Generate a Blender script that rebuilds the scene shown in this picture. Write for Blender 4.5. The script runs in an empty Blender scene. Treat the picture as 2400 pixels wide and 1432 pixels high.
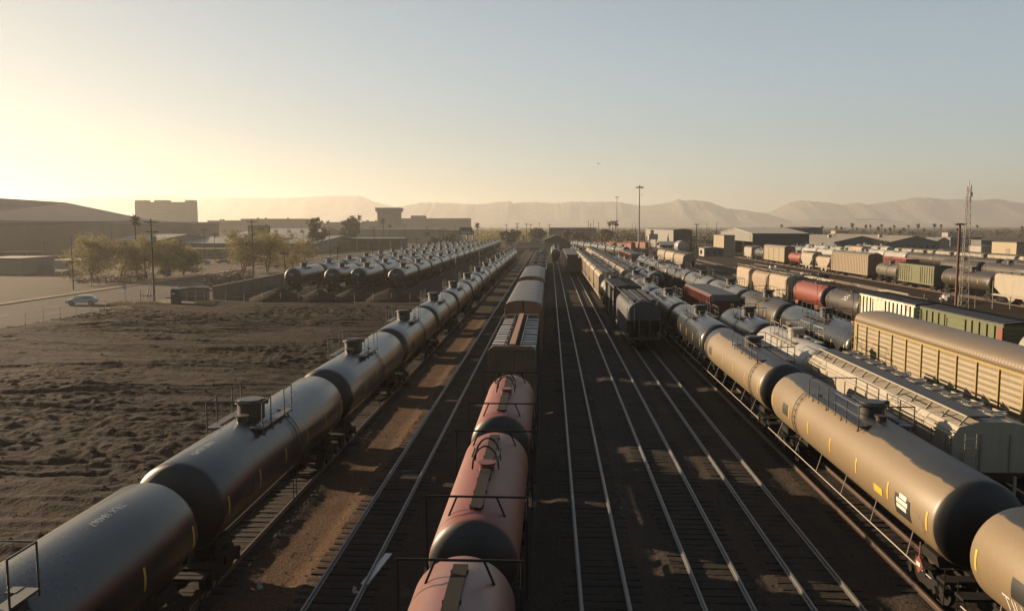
import bpy, math, random
from mathutils import Vector, Matrix, noise as mnoise
random.seed(7)
S = bpy.context.scene
COL = S.collection
RAD = math.radians

# ------------------------------------------------------------------ camera maths (where a point of the photo lies in the yard)
FPX, CX, CY, CAMH = 1950.0, 1200.0, 716.0, 11.9
YAW = math.atan(89.0 / math.hypot(FPX, 189.0)); PIT = math.atan(189.0 / FPX)
_c, _s = math.cos(YAW), math.sin(YAW)
_R = Vector((_c, _s, 0)); _F = Vector((-_s * math.cos(PIT), _c * math.cos(PIT), -math.sin(PIT))); _U = _R.cross(_F)
def ray(px, py): return _F * FPX + _R * (px - CX) - _U * (py - CY)
def at(px, py, z=0.0):
    d = ray(px, py); t = (z - CAMH) / d.z
    return d.x * t, d.y * t
def atY(px, py, Y):
    d = ray(px, py); t = Y / d.y
    return d.x * t, d.z * t + CAMH

# ------------------------------------------------------------------ mesh builder
class MB:
    def __init__(s): s.v = []; s.f = []; s.m = []; s.s = []
    def add(s, vs, fs, mi=0, sm=False):
        o = len(s.v); s.v.extend(vs)
        for f in fs: s.f.append([o + i for i in f]); s.m.append(mi); s.s.append(sm)
    def box(s, c, d, mi=0, rz=0.0, ry=0.0, rx=0.0):
        hx, hy, hz = d[0] / 2, d[1] / 2, d[2] / 2
        vs = [(x, y, z) for z in (-hz, hz) for y in (-hy, hy) for x in (-hx, hx)]
        if rz or ry or rx:
            M = Matrix.Rotation(rz, 3, 'Z') @ Matrix.Rotation(ry, 3, 'Y') @ Matrix.Rotation(rx, 3, 'X')
            vs = [tuple(M @ Vector(v)) for v in vs]
        vs = [(v[0] + c[0], v[1] + c[1], v[2] + c[2]) for v in vs]
        s.add(vs, [(0, 2, 3, 1), (4, 5, 7, 6), (0, 1, 5, 4), (2, 6, 7, 3), (0, 4, 6, 2), (1, 3, 7, 5)], mi)
    def cyl(s, p0, p1, r, n=10, mi=0, r1=None, caps=True, sm=True):
        p0, p1 = Vector(p0), Vector(p1); a = (p1 - p0).normalized()
        b = a.orthogonal().normalized(); c = a.cross(b); r1 = r if r1 is None else r1
        vs = []
        for p, q in ((p0, r), (p1, r1)):
            for i in range(n):
                t = 2 * math.pi * i / n; vs.append(tuple(p + b * (math.cos(t) * q) + c * (math.sin(t) * q)))
        s.add(vs, [(i, (i + 1) % n, n + (i + 1) % n, n + i) for i in range(n)], mi, sm)
        if caps:
            s.add(vs[:n], [tuple(reversed(range(n)))], mi); s.add(vs[n:], [tuple(range(n))], mi)
    def tube(s, pts, r, n=5, mi=0):
        for a, b in zip(pts[:-1], pts[1:]): s.cyl(a, b, r, n, mi, sm=n > 5)
    def lathe(s, prof, zc, n=40, mi=0, x0=0.0, a0=0.0, a1=2 * math.pi, mis=None):
        full = abs(a1 - a0 - 2 * math.pi) < 1e-6; k = n if full else n + 1
        vs = []
        for y, r in prof:
            for i in range(k):
                t = a0 + (a1 - a0) * i / n; vs.append((x0 + r * math.cos(t), y, zc + r * math.sin(t)))
        for j in range(len(prof) - 1):
            fs = []
            for i in range(n):
                q = (i + 1) % k
                fs.append((j * k + i, j * k + q, (j + 1) * k + q, (j + 1) * k + i))
            o = len(s.v)
            for f in fs: s.f.append([o + i for i in f]); s.m.append(mis[j] if mis else mi); s.s.append(True)
        s.v.extend(vs)
    def prism(s, poly, y0, y1, mi=0, sm=False, caps=True):          # polygon in x,z swept along y
        n = len(poly)
        vs = [(x, y0, z) for x, z in poly] + [(x, y1, z) for x, z in poly]
        s.add(vs, [(i, n + i, n + (i + 1) % n, (i + 1) % n) for i in range(n)], mi, sm)
        if caps:
            s.add(vs[:n], [tuple(range(n))], mi); s.add(vs[n:], [tuple(reversed(range(n)))], mi)
    def prismx(s, poly, x0, x1, mi=0):                               # polygon in y,z swept along x
        n = len(poly)
        vs = [(x0, y, z) for y, z in poly] + [(x1, y, z) for y, z in poly]
        s.add(vs, [(i, (i + 1) % n, n + (i + 1) % n, n + i) for i in range(n)], mi)
        s.add(vs[:n], [tuple(reversed(range(n)))], mi); s.add(vs[n:], [tuple(range(n))], mi)
    def prismz(s, poly, z0, z1, mi=0):
        n = len(poly)
        vs = [(x, y, z0) for x, y in poly] + [(x, y, z1) for x, y in poly]
        s.add(vs, [(i, (i + 1) % n, n + (i + 1) % n, n + i) for i in range(n)], mi)
        s.add(vs[:n], [tuple(reversed(range(n)))], mi); s.add(vs[n:], [tuple(range(n))], mi)
    def mesh(s, name, mats):
        me = bpy.data.meshes.new(name); me.from_pydata(s.v, [], s.f); me.update()
        for m in (mats if isinstance(mats, (list, tuple)) else [mats]): me.materials.append(m)
        me.polygons.foreach_set('material_index', s.m); me.polygons.foreach_set('use_smooth', s.s)
        return me
    def build(s, name, mats, parent=None, loc=None):
        o = bpy.data.objects.new(name, s.mesh(name, mats)); COL.objects.link(o)
        if parent is not None: o.parent = parent
        if loc is not None: o.location = loc
        return o
def inst(name, me, parent=None, loc=(0, 0, 0), rz=0.0, sc=None):
    o = bpy.data.objects.new(name, me); COL.objects.link(o); o.location = loc; o.rotation_euler = (0, 0, rz)
    if sc is not None: o.scale = sc if isinstance(sc, (tuple, list)) else (sc, sc, sc)
    if parent is not None: o.parent = parent
    return o
def empty(name, loc=(0, 0, 0), rz=0.0):
    o = bpy.data.objects.new(name, None); COL.objects.link(o); o.location = loc; o.rotation_euler = (0, 0, rz)
    o.empty_display_size = 0.5
    return o
def tag(o, label, cat, group=None, kind=None):
    o['label'] = label; o['category'] = cat
    if group: o['group'] = group
    if kind: o['kind'] = kind
    return o
def struct(o, label=None):
    o['kind'] = 'structure'
    if label: o['label'] = label
    return o
def dup(root, loc, rz=0.0, label=None, group=None, sc=None):
    r = root.copy(); COL.objects.link(r); r.location = loc; r.rotation_euler = (0, 0, rz)
    if label: r['label'] = label
    if group: r['group'] = group
    if sc is not None: r.scale = sc if isinstance(sc, (tuple, list)) else (sc, sc, sc)
    for ch in list(root.children):
        c = ch.copy(); COL.objects.link(c); c.parent = r
        for g in ch.children:
            d = g.copy(); COL.objects.link(d); d.parent = c
    return r
ORD = ['first', 'second', 'third', 'fourth', 'fifth', 'sixth', 'seventh', 'eighth', 'ninth', 'tenth', 'eleventh', 'twelfth', 'thirteenth',
       'fourteenth', 'fifteenth', 'sixteenth', 'seventeenth', 'eighteenth', 'nineteenth', 'twentieth', 'twenty-first', 'twenty-second', 'twenty-third']

# ------------------------------------------------------------------ materials
def nodes(name):
    m = bpy.data.materials.new(name); m.use_nodes = True; t = m.node_tree
    return m, t, t.nodes['Principled BSDF']
def N(t, kind, **kw):
    n = t.nodes.new(kind)
    for k, v in kw.items():
        if k.startswith('i_'): n.inputs[k[2:].replace('_', ' ')].default_value = v
        else: setattr(n, k, v)
    return n
def L(t, a, b): t.links.new(a, b)
def ramp(t, src, p0, p1, c0=(0, 0, 0, 1), c1=(1, 1, 1, 1)):
    r = t.nodes.new('ShaderNodeValToRGB'); e = r.color_ramp.elements
    e[0].position = p0; e[1].position = p1; e[0].color = c0; e[1].color = c1
    L(t, src, r.inputs['Fac']); return r.outputs['Color']
def mixc(t, fac, a, b, mode='MIX'):
    n = t.nodes.new('ShaderNodeMix'); n.data_type = 'RGBA'; n.blend_type = mode; n.clamp_factor = True
    for i, x in ((0, fac), (6, a), (7, b)):
        if hasattr(x, 'type') and hasattr(x, 'is_linked'): L(t, x, n.inputs[i])
        else: n.inputs[i].default_value = x if i == 0 else ((*x, 1.0) if len(x) == 3 else x)
    return n.outputs[2]
def mathn(t, op, a, b=0.0, c=None):
    n = t.nodes.new('ShaderNodeMath'); n.operation = op
    for i, x in enumerate((a, b) if c is None else (a, b, c)):
        if hasattr(x, 'is_linked'): L(t, x, n.inputs[i])
        else: n.inputs[i].default_value = x
    return n.outputs[0]
def tex(t, scale, detail=4.0, rough=0.6, stretch=None, coord='Object', dist=0.0):
    tc = t.nodes.new('ShaderNodeTexCoord'); src = tc.outputs[coord]
    if stretch:
        mp = t.nodes.new('ShaderNodeMapping'); mp.inputs['Scale'].default_value = stretch; L(t, src, mp.inputs['Vector']); src = mp.outputs['Vector']
    n = t.nodes.new('ShaderNodeTexNoise'); n.inputs['Scale'].default_value = scale; n.inputs['Detail'].default_value = detail
    n.inputs['Roughness'].default_value = rough; n.inputs['Distortion'].default_value = dist; L(t, src, n.inputs['Vector'])
    return n.outputs['Fac']
def bump(t, bs, h, strength=0.3, dist=0.05):
    b = t.nodes.new('ShaderNodeBump'); b.inputs['Strength'].default_value = strength; b.inputs['Distance'].default_value = dist
    L(t, h, b.inputs['Height']); L(t, b.outputs['Normal'], bs.inputs['Normal'])
def shade_random(t, c, amt=0.25):
    oi = t.nodes.new('ShaderNodeObjectInfo'); mr = t.nodes.new('ShaderNodeMapRange')
    mr.inputs['To Min'].default_value = 1 - amt; mr.inputs['To Max'].default_value = 1 + amt; L(t, oi.outputs['Random'], mr.inputs['Value'])
    vm = t.nodes.new('ShaderNodeVectorMath'); vm.operation = 'SCALE'; L(t, c, vm.inputs[0]); L(t, mr.outputs['Result'], vm.inputs['Scale'])
    return vm.outputs['Vector']
_MC = {}
KALB = 0.52
def kal(c): return tuple(x * KALB for x in c)
def paint(name, col, rough=0.5, dirt=(0.13, 0.09, 0.06), amt=0.5, scale=0.9, streak=0.4, metallic=0.0, seams=0.0, rnd=0.15, spec=0.32, bmp=0.0, ribs=None, cap=None):
    """weathered paint: patchy grime, vertical streaks, optional weld seams every few metres"""
    if name in _MC: return _MC[name]
    col, dirt = kal(col), kal(dirt)
    m, t, b = nodes(name); b.inputs['Metallic'].default_value = metallic; b.inputs['Specular IOR Level'].default_value = spec
    n1 = tex(t, scale, 5, 0.55); f1 = ramp(t, n1, 0.40, 0.80)
    n2 = tex(t, 1.0, 4, 0.6, (5.0, 3.0, 0.25)); f2 = ramp(t, n2, 0.5, 0.8)
    fac = mathn(t, 'ADD', mathn(t, 'MULTIPLY', f1, amt), mathn(t, 'MULTIPLY', f2, streak)); fac = mathn(t, 'MINIMUM', fac, 0.92)
    n3 = tex(t, 9.0, 3, 0.5)
    c = mixc(t, fac, col, dirt); c = mixc(t, mathn(t, 'MULTIPLY', n3, 0.25), c, (0.02, 0.018, 0.015))
    if cap:       # dark sooty crown of the tank with a ragged edge, pale dust only on one flank
        tc = t.nodes.new('ShaderNodeTexCoord'); sx = t.nodes.new('ShaderNodeSeparateXYZ'); L(t, tc.outputs['Object'], sx.inputs[0])
        e = mathn(t, 'ADD', sx.outputs['X'], mathn(t, 'MULTIPLY', mathn(t, 'SUBTRACT', tex(t, 1.1, 5, 0.65, (1, 0.35, 1)), 0.5), 0.5))
        e = ramp(t, mathn(t, 'MULTIPLY_ADD', e, 0.25, 0.5), 0.5 + cap[0] * 0.25 - 0.006, 0.5 + cap[0] * 0.25 + 0.006)
        if len(cap) > 2:
            yy = mathn(t, 'ADD', sx.outputs['Y'], mathn(t, 'MULTIPLY', sx.outputs['X'], 0.8)); e = mathn(t, 'MAXIMUM', e, ramp(t, mathn(t, 'MULTIPLY_ADD', yy, 0.02, 0.5), 0.5 + cap[2] * 0.02 - 0.002, 0.5 + cap[2] * 0.02 + 0.003))
        c = mixc(t, e, c, kal(cap[1]))
    if rnd: c = shade_random(t, c, rnd)
    L(t, c, b.inputs['Base Color'])
    L(t, mathn(t, 'ADD', mathn(t, 'MULTIPLY', fac, 0.22), rough), b.inputs['Roughness'])
    h = None
    if seams:
        tc = t.nodes.new('ShaderNodeTexCoord'); sx = t.nodes.new('ShaderNodeSeparateXYZ'); L(t, tc.outputs['Object'], sx.inputs[0])
        fr = mathn(t, 'FRACT', mathn(t, 'DIVIDE', sx.outputs['Y'], seams)); d = mathn(t, 'ABSOLUTE', mathn(t, 'SUBTRACT', fr, 0.5))
        h = mathn(t, 'MULTIPLY', mathn(t, 'LESS_THAN', d, 0.018), 0.6)
        h = mathn(t, 'ADD', h, mathn(t, 'MULTIPLY', tex(t, 0.8, 2, 0.5), 1.2))
    elif ribs:
        tc = t.nodes.new('ShaderNodeTexCoord'); sx = t.nodes.new('ShaderNodeSeparateXYZ'); L(t, tc.outputs['Object'], sx.inputs[0])
        h = mathn(t, 'SINE', mathn(t, 'MULTIPLY', sx.outputs[ribs[0]], ribs[1]))
    elif bmp: h = tex(t, 6.0, 4, 0.6)
    if h is not None: bump(t, b, h, bmp or 0.25, 0.02)
    _MC[name] = m; return m
def plain(name, col, rough=0.6, metallic=0.0, var=0.3, scale=3.0, emis=None):
    if name in _MC: return _MC[name]
    col = kal(col)
    m, t, b = nodes(name); n = tex(t, scale, 5, 0.6)
    if rough > 0.7: b.inputs['Specular IOR Level'].default_value = 0.12
    c = mixc(t, n, tuple(x * (1 - var) for x in col), tuple(min(1, x * (1 + var)) for x in col)); L(t, c, b.inputs['Base Color'])
    b.inputs['Roughness'].default_value = rough; b.inputs['Metallic'].default_value = metallic
    _MC[name] = m; return m
def leafmat(name, c0, c1, trans=0.25):
    c0, c1 = kal(c0), kal(c1)
    m, t, b = nodes(name)
    n = tex(t, 0.9, 3, 0.6); n2 = tex(t, 7.0, 2, 0.5)
    c = mixc(t, mathn(t, 'MULTIPLY_ADD', n2, 0.5, mathn(t, 'MULTIPLY', n, 0.5)), c0, c1); c = shade_random(t, c, 0.15)
    L(t, c, b.inputs['Base Color']); b.inputs['Roughness'].default_value = 0.7; b.inputs['Specular IOR Level'].default_value = 0.2
    tr = t.nodes.new('ShaderNodeBsdfTranslucent'); L(t, c, tr.inputs['Color']); mx = t.nodes.new('ShaderNodeMixShader'); mx.inputs[0].default_value = trans
    out = t.nodes['Material Output']; L(t, b.outputs[0], mx.inputs[1]); L(t, tr.outputs[0], mx.inputs[2]); L(t, mx.outputs[0], out.inputs['Surface'])
    return m

M_black = paint('black_tank_paint', (0.012, 0.0125, 0.014), 0.27, (0.034, 0.030, 0.025), 0.22, 0.35, 0.15, seams=2.45, rnd=0.2, spec=0.5)
M_head = paint('black_shaded_tank_head', (0.009, 0.009, 0.0095), 0.5, (0.022, 0.018, 0.015), 0.3, 0.8, 0.1)  # black heads, darker than the shell: their end-on shade is put into the colour
M_tan = paint('dusty_tan_tank_paint', (0.25, 0.18, 0.10), 0.45, (0.25, 0.17, 0.09), 0.4, 0.4, 0.2, seams=3.1, rnd=0.04, spec=0.35, cap=(-0.80, (0.026, 0.028, 0.031)))
M_tan2 = paint('patchy_tan_tank_paint', (0.25, 0.18, 0.10), 0.45, (0.25, 0.17, 0.09), 0.4, 0.4, 0.2, seams=3.1, rnd=0.04, spec=0.35, cap=(-0.7, (0.026, 0.028, 0.031), 6.0))
M_white = paint('white_car_paint', (0.42, 0.39, 0.35), 0.4, (0.24, 0.18, 0.12), 0.4, 0.6, 0.3, seams=3.0)
M_silver = paint('grey_tank_paint', (0.12, 0.118, 0.11), 0.28, (0.08, 0.06, 0.04), 0.45, 0.5, 0.35, seams=2.8)
M_cream = paint('cream_hopper_paint', (0.38, 0.30, 0.21), 0.6, (0.17, 0.11, 0.065), 0.35, 0.6, 0.35)
M_greyh = paint('grey_hopper_paint', (0.27, 0.255, 0.235), 0.6, (0.16, 0.10, 0.06), 0.45, 0.6, 0.4)
M_slate = paint('slate_hopper_paint', (0.075, 0.08, 0.085), 0.5, (0.085, 0.05, 0.03), 0.45, 0.6, 0.45)
M_brownt = paint('brown_tank_paint', (0.055, 0.040, 0.028), 0.45, (0.085, 0.06, 0.042), 0.4, 0.6, 0.3, seams=3.0)
M_red = paint('faded_red_tank_paint', (0.21, 0.042, 0.028), 0.45, (0.14, 0.045, 0.032), 0.4, 0.5, 0.3, seams=3.3)
M_red2 = paint('bright_red_car_paint', (0.27, 0.055, 0.034), 0.5, (0.14, 0.06, 0.042), 0.3, 0.7, 0.25)
M_dkred = paint('dark_red_car_paint', (0.055, 0.017, 0.015), 0.6, (0.04, 0.024, 0.018), 0.4, 0.7, 0.3)
M_green = paint('olive_green_boxcar_paint', (0.135, 0.15, 0.055), 0.55, (0.10, 0.08, 0.045), 0.35, 0.6, 0.3)
M_roof = paint('dark_car_roof', (0.028, 0.028, 0.03), 0.6, (0.045, 0.036, 0.027), 0.4, 0.6, 0.0)
M_gal = paint('galvanised_roof', (0.20, 0.19, 0.18), 0.55, (0.1, 0.075, 0.055), 0.4, 0.6, 0.0, ribs=('Y', 22.0), bmp=0.3)
M_rackroof = paint('autorack_roof', (0.23, 0.17, 0.105), 0.5, (0.15, 0.105, 0.065), 0.4, 0.5, 0.0, ribs=('Y', 22.0), bmp=0.3)
M_rackroof2 = paint('grey_autorack_roof', (0.075, 0.070, 0.060), 0.5, (0.075, 0.058, 0.042), 0.3, 0.5, 0.0, ribs=('Y', 22.0), bmp=0.25)
M_rackside = paint('cream_perforated_panel', (0.33, 0.265, 0.165), 0.55, (0.2, 0.14, 0.08), 0.3, 0.7, 0.3, ribs=('Z', 21.0), bmp=0.9)
M_rackyel = paint('yellow_autorack_post', (0.46, 0.33, 0.115), 0.5, (0.26, 0.17, 0.08), 0.25, 0.8, 0.2)
M_rackdoor = paint('orange_brown_door', (0.30, 0.145, 0.075), 0.5, (0.15, 0.08, 0.05), 0.35, 0.8, 0.3)
M_bulk = paint('brown_bulkhead', (0.21, 0.13, 0.065), 0.6, (0.10, 0.065, 0.04), 0.4, 0.8, 0.3)
M_steel = plain('dark_steel', (0.016, 0.015, 0.0145), 0.55, 0.0, 0.4)
M_lite = paint('pale_steelwork', (0.40, 0.35, 0.28), 0.5, (0.17, 0.115, 0.07), 0.3, 1.5, 0.2)
M_under = plain('sooty_running_gear', (0.018, 0.015, 0.0125), 0.8, 0.0, 0.5, 4.0)
M_yel = plain('yellow_reflective_tape', (0.72, 0.47, 0.06), 0.4, 0.0, 0.15)
M_letter = plain('white_stencil_paint', (0.66, 0.63, 0.58), 0.6, 0.0, 0.25, 6.0)
M_pblack = plain('black_panel_paint', (0.012, 0.012, 0.012), 0.5, 0, 0.2)
M_wrap = paint('white_lumber_wrap', (0.55, 0.53, 0.51), 0.35, (0.32, 0.25, 0.2), 0.3, 1.2, 0.3, bmp=0.6)
M_orange = plain('orange_beam_paint', (0.30, 0.14, 0.06), 0.6, 0, 0.3)
M_rail = plain('worn_rail_steel', (0.20, 0.185, 0.165), 0.5, 0.5, 0.25, 2.0)
M_rail2 = plain('rusty_rail_steel', (0.10, 0.06, 0.04), 0.6, 0.3, 0.35, 2.0)
M_tie = plain('old_timber_sleeper', (0.028, 0.022, 0.018), 0.9, 0, 0.55, 1.2)
M_wood = plain('weathered_pole_wood', (0.075, 0.05, 0.034), 0.85, 0, 0.4, 3.0)
M_loco = paint('orange_red_loco_paint', (0.34, 0.08, 0.03), 0.5, (0.14, 0.055, 0.035), 0.3, 0.8, 0.2)
M_glass = plain('dark_window_glass', (0.02, 0.022, 0.025), 0.12, 0, 0.2)
M_galv = plain('galvanised_steel', (0.30, 0.29, 0.27), 0.45, 0.5, 0.2, 4.0)
M_rust = paint('rusty_red_pole', (0.16, 0.055, 0.035), 0.7, (0.09, 0.05, 0.04), 0.4, 1.2, 0.3)

# text outlines turned into flat meshes
def text_geo(s, size, space=1.0):
    cu = bpy.data.curves.new('lettering', 'FONT'); cu.body = s; cu.size = size; cu.align_x = 'CENTER'; cu.align_y = 'CENTER'
    cu.space_character = space; cu.resolution_u = 2
    o = bpy.data.objects.new('lettering', cu); COL.objects.link(o)
    bpy.context.view_layer.update()
    me = bpy.data.meshes.new_from_object(o.evaluated_get(bpy.context.evaluated_depsgraph_get()))
    vs = [tuple(v.co) for v in me.vertices]; fs = [tuple(p.vertices) for p in me.polygons]
    bpy.data.objects.remove(o); bpy.data.curves.remove(cu); bpy.data.meshes.remove(me)
    return vs, fs
def text_part(s, size, fn, mat, parent, name='lettering', space=1.0):
    vs, fs = text_geo(s, size, space); mb = MB(); mb.add([fn(v[0], v[1]) for v in vs], fs)
    return mb.build(name, mat, parent)
# ------------------------------------------------------------------ railcar parts (z = 0 is the rail top, y runs along the track)
def _bogie_mesh(wheels):
    b = MB()
    for sx in (-1, 1):
        poly = [(-1.25, 0.50), (-1.25, 0.66), (-0.65, 0.72), (-0.4, 0.92), (0.4, 0.92), (0.65, 0.72), (1.25, 0.66), (1.25, 0.50), (0.7, 0.42), (0.35, 0.26), (-0.35, 0.26), (-0.7, 0.42)]
        b.prismx(poly, sx * 0.98 - 0.09, sx * 0.98 + 0.09)
        for y in (-0.85, 0.85): b.cyl((sx * 1.05, y, 0.46), (sx * 1.16, y, 0.46), 0.13, 8)
    b.box((0, 0, 0.72), (2.3, 0.42, 0.26))
    if wheels:
        for y in (-0.85, 0.85): _wheels(b, y)
    return b.mesh('bogie', M_under)
def _wheels(b, y=0.0):
    for sx in (-1, 1): b.cyl((sx * 0.70, y, 0.46), (sx * 0.84, y, 0.46), 0.46, 16)
    b.cyl((-0.7, y, 0.46), (0.7, y, 0.46), 0.09, 6, caps=False)
BOG_N, BOG_F = _bogie_mesh(False), _bogie_mesh(True)
_w = MB(); _wheels(_w); WHL = _w.mesh('wheelset', M_under)
_w = MB(); _w.box((0, 0, 0.88), (0.22, 0.55, 0.2)); _w.box((0, 0.32, 0.88), (0.3, 0.22, 0.34)); CPL = _w.mesh('coupler', M_under)
def running_gear(root, half, near, inset=1.9):
    for s in (-1, 1):
        g = inst('bogie', BOG_N if near else BOG_F, root, (0, s * (half - inset), 0))
        if near:
            for y in (-0.85, 0.85): inst('wheelset', WHL, g, (0, y, 0))
            inst('coupler', CPL, root, (0, s * half, 0), 0 if s > 0 else math.pi)
def grab(b, x, y, z0, z1, w=0.42, axis='x', n=4, r=0.018):
    """a ladder of round rungs"""
    for k in range(2):
        o = (k - 0.5) * w
        p = (x + o, y) if axis == 'x' else (x, y + o)
        b.cyl((*p, z0), (*p, z1), r, 5)
    for i in range(n):
        z = z0 + (z1 - z0) * (i + 0.5) / n
        if axis == 'x': b.cyl((x - w / 2, y, z), (x + w / 2, y, z), r, 4)
        else: b.cyl((x, y - w / 2, z), (x, y + w / 2, z), r, 4)
def arc_pt(R, zc, deg, y, off=0.0):
    a = RAD(deg); return (math.cos(a) * (R + off), y, zc + math.sin(a) * (R + off))

def tank_car(mat, Lc, R=1.5, zc=2.75, near=True, style='std', headmat=None, stripes=True, dy=0.0, seg=None, name='tank_car', dome=0.5, saddle=True, railmat=None, pc=None, rh=1.02, plen=None, lad=1):
    root = empty(name); seg = seg or (48 if near else 28); hd = 0.62 * R / 1.5
    prof, mis = [], []
    for i in range(8):
        a = math.pi / 2 * i / 7; prof.append((-Lc / 2 - hd * math.cos(a), R * math.sin(a) if i else 0.004)); mis.append(1 if i < 6 else 0)
    for i in range(1, 7): prof.append((-Lc / 2 + Lc * i / 6, R)); mis.append(0)
    for i in range(6, -1, -1):
        a = math.pi / 2 * i / 7; prof.append((Lc / 2 + hd * math.cos(a), R * math.sin(a) if i else 0.004)); mis.append(1)
    mis[7:13] = [0] * 6
    b = MB(); b.lathe(prof, zc, seg, mis=mis)
    shell = b.build('tank_shell', [mat, headmat or mat], root)
    top = zc + R; half = Lc / 2 + hd + 0.35
    # manway and fittings
    b = MB()
    if style in ('std', 'long'):
        b.cyl((0, dy, top - 0.12), (0, dy, top + dome), 0.52, 20, caps=False); b.cyl((0, dy, top + dome), (0, dy, top + dome + 0.1), 0.62, 20)
        b.cyl((0, dy, top + dome + 0.1), (0, dy, top + dome + 0.16), 0.5, 20); b.box((0.55, dy, top + dome + 0.08), (0.24, 0.2, 0.2))
    else:
        b.cyl((0, dy, top - 0.1), (0, dy, top + 0.16), 0.26, 14); b.cyl((0, dy, top + 0.16), (0, dy, top + 0.2), 0.3, 14)
    b.build('manway', M_steel if style != 'red' else mat, root) if mat is not M_white else b.build('manway', mat, root)
    if style in ('std', 'long'):
        b = MB(); b.cyl((0, dy - 1.0, top - 0.1), (0, dy - 1.0, top + 0.17), 0.2, 12); b.cyl((0, dy - 1.0, top + 0.17), (0, dy - 1.0, top + 0.22), 0.26, 12)
        b.build('valve_fitting', M_brownt, root)
        plen = plen or (1.75 if style == 'std' else 3.0); pc = dy if pc is None else pc; y0, y1 = pc - plen, pc + plen; zd = top - 0.13
        b = MB()
        for sx in (-1, 1):
            b.box((sx * 0.92, pc, zd), (0.34, 2 * plen, 0.05))
            for k in range(4):
                y = y0 + 0.3 + (2 * plen - 0.6) * k / 3; b.cyl((sx * 0.95, y, zd), arc_pt(R, zc, 90 - sx * 44, y), 0.03, 5)
        b.box((0, y0 + 0.15, zd + 0.02), (1.5, 0.3, 0.04)); b.box((0, y1 - 0.15, zd + 0.02), (1.5, 0.3, 0.04))
        rm = railmat or M_steel
        b.build('walkway', rm, root)
        zt = zd + rh; r = 0.026
        for e, ya, yb in ((-1, y0, y0 + 0.95 if style == 'std' else pc - 0.45), (1, y1, y1 - 0.95 if style == 'std' else pc + 0.45)):
            b = MB()
            for sx in (-1, 1):
                x = sx * 1.06
                for y in ((ya, yb) if style == 'std' else (ya, (ya + yb) / 2, yb)): b.cyl((x, y, zd - 0.15), (x, y, zt), r, 5)
                b.tube([(x, ya, zt), (x, yb, zt)], r)
                if near and style == 'long': b.tube([(x, ya, zd + rh * 0.5), (x, yb, zd + rh * 0.5)], 0.018)
            b.tube([(-1.06, ya, zt), (1.06, ya, zt)], r)
            b.build('handrail', rm, root)
    elif style == 'red':
        b = MB(); b.box((0, 0, top + 0.05), (0.34, Lc - 1.2, 0.04))
        for k in range(7): b.box((0, -Lc / 2 + 0.9 + (Lc - 1.8) * k / 6, top + 0.0), (0.4, 0.06, 0.1))
        b.build('running_board', M_under, root)
        for s in (-1, 1):
            b = MB(); y = s * (Lc / 2 - 0.9); zt = top + 0.28
            b.tube([(-1.45, y, zt), (1.45, y, zt)], 0.034)
            for sx in (-1, 1):
                b.tube([(sx * 0.55, y, zt), arc_pt(R, zc, 90 - sx * 40, y)], 0.03); b.tube([(sx * 1.4, y, zt), (sx * 1.4, y, 1.2)], 0.028)
            b.build('grab_rail', M_under, root)
        b = MB()
        for y in (-0.5, 0.5):
            pts = [(math.cos(RAD(t)) * 0.42, y, top + 0.1 + math.sin(RAD(t)) * 0.75) for t in range(0, 181, 20)]; b.tube(pts, 0.032)
        b.tube([(-0.42, -0.5, top + 0.5), (-0.42, 0.5, top + 0.5)], 0.03); b.tube([(0.42, -0.5, top + 0.5), (0.42, 0.5, top + 0.5)], 0.03)
        b.build('safety_hoop', M_under, root)
    # side ladder
    if near and style != 'red':
        for s in (-1, 1):
            b = MB(); pts0 = [arc_pt(R, zc, 90 - s * d, (dy if lad == 1 else lad) - 0.22 * s + (1.2 * s if lad == 1 else 0), 0.06) for d in range(40, 125, 12)]; pts1 = [(p[0], p[1] + 0.42, p[2]) for p in pts0]
            b.tube(pts0, 0.018, 4); b.tube(pts1, 0.018, 4)
            for p, q in zip(pts0, pts1): b.cyl(p, q, 0.015, 4)
            x = pts0[-1][0]; b.tube([pts0[-1], (x, pts0[-1][1], 0.5)], 0.018, 4); b.tube([pts1[-1], (x, pts1[-1][1], 0.5)], 0.018, 4)
            for z in (0.55, 0.8, 1.05): b.cyl((x, pts0[-1][1], z), (x, pts1[-1][1], z), 0.015, 4)
            b.build('ladder', railmat or M_steel, root)
    # stub sills, end platforms
    for s in (-1, 1):
        b = MB(); b.box((0, s * (half - 1.9), 0.95), (0.6, 3.6, 0.34)); b.box((0, s * (half - 0.25), 1.12), (2.7, 0.5, 0.08))
        b.prismx([(s * (half - 2.6), 1.1), (s * (half - 1.2), 1.1), (s * (half - 1.4), zc - R * 0.85), (s * (half - 2.4), zc - R * 0.85)], -0.95, 0.95)
        if near:
            for sx in (-1, 1):
                b.cyl((sx * 1.3, s * (half - 0.1), 0.4), (sx * 1.3, s * (half - 0.1), 1.5), 0.02, 5); b.cyl((sx * 1.3, s * (half - 0.5), 0.4), (sx * 1.3, s * (half - 0.5), 1.1), 0.02, 5)
                b.cyl((sx * 1.3, s * (half - 0.5), 0.42), (sx * 1.3, s * (half - 0.1), 0.42), 0.02, 5)
            b.tube([(-1.3, s * (half - 0.1), 1.5), (1.3, s * (half - 0.1), 1.5)], 0.02)
        b.build('end_sill', M_under, root)
    if near and style == 'long':
        for s in (-1, 1):
            b = MB(); b.tube([(s * 1.45, -half + 0.6, 1.0), (s * 1.45, half - 0.6, 1.0)], 0.025)
            for k in range(6):
                y = -half + 2.4 + (2 * half - 4.8) * k / 5; b.tube([(s * 1.45, y, 1.0), (s * 1.05, y + 0.5, zc - R * 0.68)], 0.02)
            b.build('side_rail', M_lite, root)
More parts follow.
